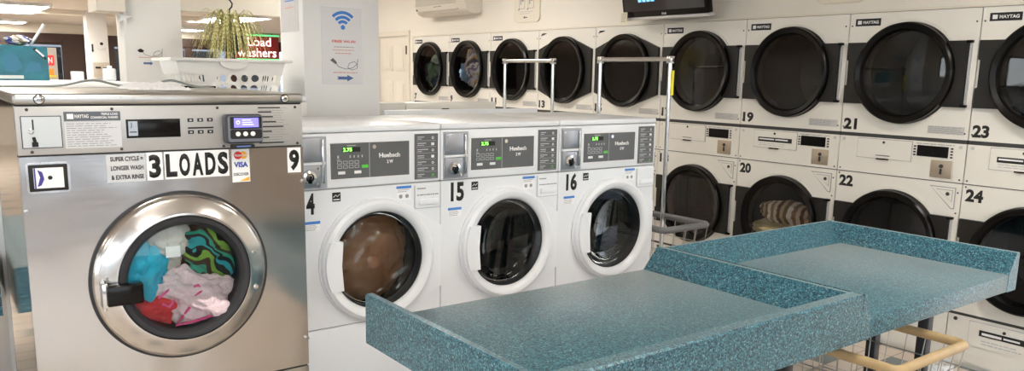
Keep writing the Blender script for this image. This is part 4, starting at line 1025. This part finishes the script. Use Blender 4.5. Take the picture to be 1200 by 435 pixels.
# ------------------------------------------------------------------ signs on the pillars
def sign_base(name, x, y, z, w, h, label, rz=0):
    t = empty(name, (x, y, z), label, 'sign', rz=rz)
    box('sheet', 0, w, -0.002, -0.0002, 0, h, mat('sign sheet', (0.72, 0.73, 0.75), 0.12, coat=1.0, bump=0.25, bump_scale=14), t)
    return t
def usb(bm, x, z, s, y):
    pts = [(x + 0.03 * s, y, z + 0.004 * s), (x + 0.045 * s, y, z - 0.022 * s), (x + 0.09 * s, y, z - 0.035 * s), (x + 0.13 * s, y, z - 0.028 * s), (x + 0.155 * s, y, z - 0.008 * s), (x + 0.14 * s, y, z + 0.006 * s), (x + 0.11 * s, y, z - 0.004 * s), (x + 0.10 * s, y, z - 0.025 * s), (x + 0.125 * s, y, z - 0.04 * s), (x + 0.155 * s, y, z - 0.03 * s), (x + 0.16 * s, y, z + 0.02 * s)]
    tube(bm, pts, 0.0013 * s, 6)
def wifi_sign(x, y, z, label, rz=0, w=0.22, h=0.385):
    t = sign_base('wifi_sign', x, y, z, w, h, label, rz)
    cx, cz = w * 0.53, h * 0.735
    bm = bmesh.new()
    for r in (0.032, 0.054, 0.077):
        lathe(bm, cx, cz, [(r - 0.0075, -0.003), (r + 0.0075, -0.003)], 20, a0=PI / 4, a1=3 * PI / 4)
        r2 = 0.0075
    obj('wifi_symbol', bm, mat('sign blue', (0.03, 0.19, 0.62), 0.3), t)
    obj('wifi_symbol', disc_y(bmesh.new(), cx, cz + 0.004, 0.012, -0.003, 20), MATS['sign blue'], t)
    text('lettering', 'FREE Wi-Fi!', w * 0.26, w * 0.84, h * 0.545, h * 0.58, -0.002, RED, t, 0.02)
    bm = bmesh.new()
    lines(bm, w * 0.30, w * 0.80, h * 0.475, h * 0.505, 1, -0.002, h * 0.011, False, 3); obj('small_print', bm, GINK, t)
    bm = bmesh.new(); lines(bm, w * 0.27, w * 0.80, h * 0.435, h * 0.465, 1, -0.002, h * 0.010, False, 4); lines(bm, w * 0.33, w * 0.74, h * 0.395, h * 0.42, 1, -0.002, h * 0.010, False, 5)
    lines(bm, w * 0.27, w * 0.88, h * 0.145, h * 0.17, 1, -0.002, h * 0.012, False, 6); obj('small_print', bm, mat('soft red ink', (0.60, 0.25, 0.25), 0.5), t)
    bm = bmesh.new(); usb(bm, w * 0.20, h * 0.29, 0.95, -0.003); obj('cable_picture', bm, INK, t)
    bm = plate(bmesh.new(), [(w * 0.20, h * 0.315), (w * 0.27, h * 0.345), (w * 0.36, h * 0.29), (w * 0.33, h * 0.265)], -0.004, -0.002); obj('plug_picture', bm, mat('plug ink', (0.10, 0.11, 0.07), 0.5), t)
    bm = bmesh.new(); plate(bm, [(w * 0.36, h * 0.065), (w * 0.62, h * 0.065), (w * 0.62, h * 0.042), (w * 0.78, h * 0.085), (w * 0.62, h * 0.128), (w * 0.62, h * 0.105), (w * 0.36, h * 0.105), (w * 0.40, h * 0.085)], -0.003, -0.002, w * 0.60, h * 0.085)
    obj('arrow', bm, mat('arrow blue', (0.06, 0.13, 0.33), 0.4), t)
    return t
wifi_sign(1.678, YP, 1.585, 'white paper sign with a blue Wi-Fi symbol on the near pillar face')
wifi_sign(2.0, YP + 0.05, 1.60, 'Wi-Fi sign on the right-hand side of the near pillar, facing the dryers', rz=PI / 2)
t = sign_base('notice_sheet', 1.583, YP + 0.285, 1.845, 0.235, 0.30, 'plastic-covered notice with red lettering on the left side of the near pillar', rz=-PI / 2)
bm = bmesh.new(); lines(bm, 0.05, 0.20, 0.22, 0.25, 1, -0.002, 0.012, False, 2); lines(bm, 0.06, 0.17, 0.11, 0.13, 1, -0.002, 0.006, False, 7); obj('lettering', bm, MATS['soft red ink'], t)
bm = bmesh.new(); lines(bm, 0.06, 0.18, 0.14, 0.165, 1, -0.002, 0.006, False, 5); lines(bm, 0.07, 0.17, 0.18, 0.20, 1, -0.002, 0.006, False, 8); obj('lettering', bm, BLUE, t)
t = empty('cable_sign', (1.38, 6.8, 1.68), 'printed charging cable sign on the middle pillar, left of the basket', 'sign')
bm = bmesh.new(); usb(bm, 0.06, 0.10, 1.15, -0.002); obj('cable_picture', bm, INK, t)
obj('plug_picture', plate(bmesh.new(), [(0.06, 0.105), (0.085, 0.12), (0.11, 0.105), (0.10, 0.09), (0.075, 0.09)], -0.003, 0), INK, t)
bm = bmesh.new(); lines(bm, 0.07, 0.24, 0.045, 0.06, 1, 0, 0.006, False, 4); obj('lettering', bm, MATS['soft red ink'], t)
obj('arrow', plate(bmesh.new(), [(0.10, 0.0), (0.15, 0.0), (0.15, -0.008), (0.17, 0.008), (0.15, 0.022), (0.15, 0.015), (0.10, 0.015)], -0.002, 0, 0.145, 0.008), MATS['arrow blue'], t)
# small far pillar: sign and dispenser
t = empty('far_sign', (2.46, 14.7, 1.90), 'small dark sign on the far narrow pillar', 'sign')
obj('arrow', plate(bmesh.new(), [(-0.03, 0.12), (-0.005, 0.12), (-0.005, 0.02), (0.005, 0.03), (-0.017, -0.02), (-0.04, 0.03), (-0.03, 0.02)], -0.003, 0, -0.0175, 0.04), INK, t)
bm = bmesh.new(); usb(bm, 0.03, 0.06, 0.9, -0.004); disc_y(bm, 0.12, 0.13, 0.025, -0.003, 12, 0); obj('cable_picture', bm, INK, t)
t = empty('soap_dispenser', (2.52, 14.69, 1.50), 'cream wall dispenser on the far narrow pillar', 'dispenser')
obj('dispenser_body', bx(bmesh.new(), -0.12, 0.13, -0.14, 0.0, 0, 0.23, 0.01), mat('cream dispenser', (0.55, 0.50, 0.42), 0.4), t); box('dispenser_slot', -0.08, 0.0, -0.145, -0.14, 0.13, 0.16, INK, t); box('dispenser_window', 0.03, 0.11, -0.145, -0.14, 0.03, 0.15, SEAM, t)
# star ornament
pts = []
for k in range(10):
    r = 0.058 if k % 2 == 0 else 0.022; a = PI / 2 + k * PI / 5; pts.append((r * math.cos(a), r * math.sin(a)))
o = obj('star_ornament', plate(bmesh.new(), pts, -0.012, 0, 0, 0), WHT2); o.location = (1.36, 6.78, 2.03); o.rotation_euler = (0, 0.25, -0.5); tag(o, 'white star-shaped ornament hanging on the edge of the middle pillar', 'ornament')

# ------------------------------------------------------------------ hanging plant and neon sign
t = empty('hanging_spider_plant', (2.08, 6.55, 1.99), 'hanging spider plant with pale arching leaves above the laundry basket', 'plant')
PX = Vector((0, 0, -0.13))
bm = lathe(bmesh.new(), 0, 0, [(0.001, -0.20), (0.065, -0.20), (0.09, -0.08), (0.095, -0.075), (0.085, -0.08), (0.001, -0.09)], 28)
for v in bm.verts: v.co = Vector((v.co.x, v.co.z, v.co.y))
obj('pot', bm, mat('dark green pot', (0.03, 0.045, 0.03), 0.5), t)
bm = bmesh.new()
for k in range(3):
    a = k * 2 * PI / 3 + 0.4; tube(bm, [(0.09 * math.cos(a), 0.09 * math.sin(a), -0.08), (0, 0, 0.10)], 0.0022, 5)
hook = [(0, 0, 0.10), (0.0, 0, 0.14)] + [(0.028 - 0.028 * math.cos(q), 0, 0.19 + 0.028 * math.sin(q) * 1.2) for q in [PI * j / 8 for j in range(9)]] + [(0.05, 0, 0.185)]
tube(bm, [(0.0, 0, 0.10), (0.004, 0, 0.13), (0.022, 0, 0.15), (0.026, 0, 0.175), (0.008, 0, 0.20), (-0.014, 0, 0.215), (-0.022, 0, 0.235), (-0.006, 0, 0.255), (0.016, 0, 0.245)], 0.006, 8)
obj('hook', bm, LEG, t)
bm = tube(bmesh.new(), [(0.0, 0.0, 0.252), (0.0, 0.02, 0.5), (0.0, 0.05, 0.895)], 0.003, 6); obj('hanging_wire', bm, LEG, t)
bm = bmesh.new(); rnd = random.Random(5)
for k in range(190):
    a = rnd.random() * 2 * PI; L = 0.12 + 0.24 * rnd.random(); up = 0.04 + 0.18 * rnd.random(); drop = (0.42 if L < 0.20 else 0.22) * (0.2 + rnd.random())
    w = 0.0035 + 0.0025 * rnd.random(); dx, dy = math.cos(a), math.sin(a); sx, sy = -dy, dx; prev = None
    for j in range(9):
        f = j / 8; r = 0.02 + L * (1 - (1 - f) ** 1.5) * 0.85; z = -0.08 + up * math.sin(PI * min(1, f * 1.25)) - drop * max(0, f - 0.25) ** 1.7 * 1.3
        ww = w * (1 - f ** 3) + 0.0006; p = Vector((dx * r, dy * r, z))
        c = (bm.verts.new(p + Vector((sx, sy, 0)) * ww + Vector((0, 0, ww * 0.4))), bm.verts.new(p), bm.verts.new(p - Vector((sx, sy, 0)) * ww + Vector((0, 0, ww * 0.4))))
        if prev: bm.faces.new((prev[0], prev[1], c[1], c[0])); bm.faces.new((prev[1], prev[2], c[2], c[1]))
        prev = c
LEAF = stripe_mat('variegated leaf', [(0.34, 0.36, 0.12), (0.80, 0.72, 0.40), (0.62, 0.60, 0.28)], 14, 2)
obj('leaves', bm, LEAF, t, angle=180)
t = empty('neon_sign', (6.42, 19.82, 1.90), 'lit neon sign reading Load Washers in the far window', 'sign')
NEON = mat('white neon tube', (1.0, 0.84, 0.84), 0.4, emit=1.0); NGRN = mat('green neon tube', (0.12, 0.95, 0.30), 0.4, emit=0.8)
box('backing', -0.02, 1.06, 0.0, 0.03, 0.01, 0.60, mat('red sign backing', (0.36, 0.02, 0.02), 0.5), t)
text('neon_word', 'Load', 0.28, 0.86, 0.33, 0.54, -0.02, NEON, t, 0.008)
text('neon_word', 'washers', 0.02, 0.99, 0.07, 0.28, -0.02, NEON, t, 0.008)
for z in (0.012, 0.59): obj('neon_bar', tube(bmesh.new(), [(0.0, -0.03, z), (1.05, -0.03, z)], 0.016, 8), NGRN, t)
bm = tube(bmesh.new(), [(0.15, 0.015, 0.59), (0.15, 0.015, 0.66)], 0.006, 6); tube(bm, [(0.9, 0.015, 0.59), (0.9, 0.015, 0.66)], 0.006, 6); obj('hanger', bm, LEG, t)
# posters in the far left window
t = empty('window_poster', (2.25, 19.965, 1.55), 'pale poster in the far left window with a red sign and an orange patch', 'poster')
box('sheet', -0.38, 0.36, 0, 0.01, -0.55, 0.50, mat('pale poster', (0.50, 0.47, 0.42), 0.6), t)
b = box('red_sign', 0.12, 0.30, -0.012, 0, 0.12, 0.34, mat('poster red', (0.75, 0.04, 0.04), 0.5, emit=0.3), t); text('lettering', 'IN', 0.16, 0.27, 0.17, 0.29, -0.012, WINK, b, 0.03)
box('orange_patch', 0.14, 0.28, -0.012, 0, -0.08, 0.05, mat('orange print', (0.80, 0.28, 0.03), 0.5), t); box('yellow_patch', 0.12, 0.34, -0.012, 0, -0.13, -0.085, mat('yellow print', (0.75, 0.65, 0.1), 0.5), t)

# ------------------------------------------------------------------ things on the dryer wall
t = empty('television', (4.66, 4.34, 2.112), 'black flat-screen television hanging tilted above the dryers', 'television', rz=-PI / 2)
def tilt(bm, a=0.20):
    bmesh.ops.rotate(bm, verts=bm.verts, cent=(0, 0, 0), matrix=Matrix.Rotation(a, 3, 'X')); return bm
obj('casing', tilt(bx(bmesh.new(), -0.43, 0.43, 0, 0.06, 0, 0.52, 0.008)), BLK, t)
obj('screen', tilt(bx(bmesh.new(), -0.405, 0.405, -0.002, 0.0, 0.045, 0.50)), mat('dark glossy screen', (0.01, 0.012, 0.02), 0.1, coat=1.0), t)
bm = bmesh.new()
for r_ in range(3):
    for c_ in range(4): bx(bm, -0.25 + c_ * 0.045, -0.215 + c_ * 0.045, -0.003, -0.002, 0.115 + r_ * 0.035, 0.138 + r_ * 0.035)
obj('menu_icon', tilt(bm), mat('menu glow', (0.15, 0.40, 0.75), 0.5, emit=0.9), t)
bm = text_mesh('LG', 0.005, 0.03, 0.012, 0.026, -0.001, 0.03); lathe(bm, -0.006, 0.019, [(0.008, -0.002), (0.005, -0.002)], 16)
obj('maker_mark', tilt(bm), WINK, t)
obj('lower_frame', tilt(bx(bmesh.new(), -0.435, 0.435, -0.004, 0.07, -0.022, 0.0, 0.004)), SILVER, t)
bm = bmesh.new(); bx(bm, -0.12, 0.12, 0.04, 0.185, 0.2, 0.36); obj('wall_bracket', bm, LEG, t)
t = empty('paper_note', (4.63, 4.735, 2.07), 'small cream note hanging from the lower left corner of the television', 'note', rz=-PI / 2)
box('sheet', -0.035, 0.035, 0, 0.003, 0.0, 0.085, mat('cream paper', (0.72, 0.68, 0.52), 0.7), t); obj('small_print', lines(bmesh.new(), -0.028, 0.03, 0.008, 0.078, 5, 0, seed=3), GINK, t)
t = empty('air_conditioner', (4.85, 7.45, 2.27), 'cream split air conditioner high on the wall above dryers 7 and 9', 'air conditioner', rz=-PI / 2)
ACM = mat('cream air conditioner plastic', (0.72, 0.68, 0.61), 0.4)
bm = bmesh.new()
prof = [(0.0, 0.03), (0.0, 0.32), (-0.19, 0.32), (-0.215, 0.28), (-0.22, 0.10), (-0.19, 0.03), (-0.12, 0.0), (-0.03, 0.0)]
A = [bm.verts.new((-0.62, a, z)) for a, z in prof]; B = [bm.verts.new((0.40, a, z)) for a, z in prof]
for i in range(len(prof)): bm.faces.new((A[i], A[(i + 1) % 8], B[(i + 1) % 8], B[i]))
bm.faces.new(A); bm.faces.new(B[::-1]); bmesh.ops.bevel(bm, geom=bm.edges[:], offset=0.008, segments=2, affect='EDGES')
bd = obj('body', bm, ACM, t)
box('grille', -0.60, 0.22, -0.222, -0.214, 0.105, 0.29, mat('grille grey', (0.52, 0.49, 0.43), 0.5), t)
obj('louvre', bx(bmesh.new(), -0.55, 0.24, -0.212, -0.196, 0.04, 0.052, 0.003), mat('louvre cream', (0.60, 0.56, 0.50), 0.5), t)
obj('maker_mark', lines(bmesh.new(), -0.22, -0.06, 0.080, 0.094, 1, -0.219, 0.010, False, 4), GINK, t); box('indicator', -0.59, -0.57, -0.220, -0.212, 0.060, 0.075, INK, t)
def plaque(y, z, w, h, label, icons):
    t = empty('wall_plaque', (4.85, y, z), label, 'sign', rz=-PI / 2)
    obj('board', plate(bmesh.new(), rpoly(0, w, 0, h, 0.05), -0.012, 0), mat('cream board', (0.72, 0.67, 0.54), 0.5), t)
    obj('border', plate(bmesh.new(), rpoly(0.008, w - 0.008, 0.008, h - 0.008, 0.044), -0.0125, -0.011), mat('pale board', (0.76, 0.72, 0.62), 0.5), t)
    if icons:
        for x in (0.08, 0.22):
            bm = bmesh.new()
            for a in ((x, x + 0.09, 0.24, 0.244), (x, x + 0.09, 0.13, 0.134), (x, x + 0.004, 0.13, 0.244), (x + 0.086, x + 0.09, 0.13, 0.244)): bx(bm, a[0], a[1], -0.0135, -0.0125, a[2], a[3])
            disc_y(bm, x + 0.055, 0.21, 0.014, -0.0135, 14, -0.0125); bx(bm, x + 0.02, x + 0.032, -0.0135, -0.0125, 0.17, 0.225); disc_y(bm, x - 0.005, 0.125, 0.010, -0.0135, 12, -0.0125)
            obj('pictogram', bm, GINK, t)
        obj('lettering', lines(bmesh.new(), 0.09, 0.31, 0.075, 0.11, 2, -0.0125, seed=4), LINK, t)
        bm = disc_y(bmesh.new(), 0.165, 0.048, 0.010, -0.0135, 14, -0.0125); bx(bm, 0.18, 0.21, -0.0135, -0.0125, 0.044, 0.052); obj('emblem', bm, INK, t)
    return t
plaque(6.48, 2.150, 0.40, 0.42, 'cream plaque with two pictograms on the wall above dryers 11 and 13', True)
plaque(3.16, 2.138, 0.34, 0.30, 'rounded cream plaque cut by the top edge above dryer 19', False)
bm = lathe(bmesh.new(), 0, 0, [(0.05, 0.0), (0.05, -0.02), (0.04, -0.045), (0.022, -0.06), (0.0005, -0.063)], 28)
t = empty('dome_camera', (4.85, 5.50, 2.375), 'small dark dome camera on the wall left of the television', 'camera', rz=-PI / 2)
obj('dome', bm, BLK, t); obj('mount', lathe(bmesh.new(), 0, 0, [(0.056, 0.0), (0.056, -0.012), (0.05, -0.014)], 28), WHT2, t)
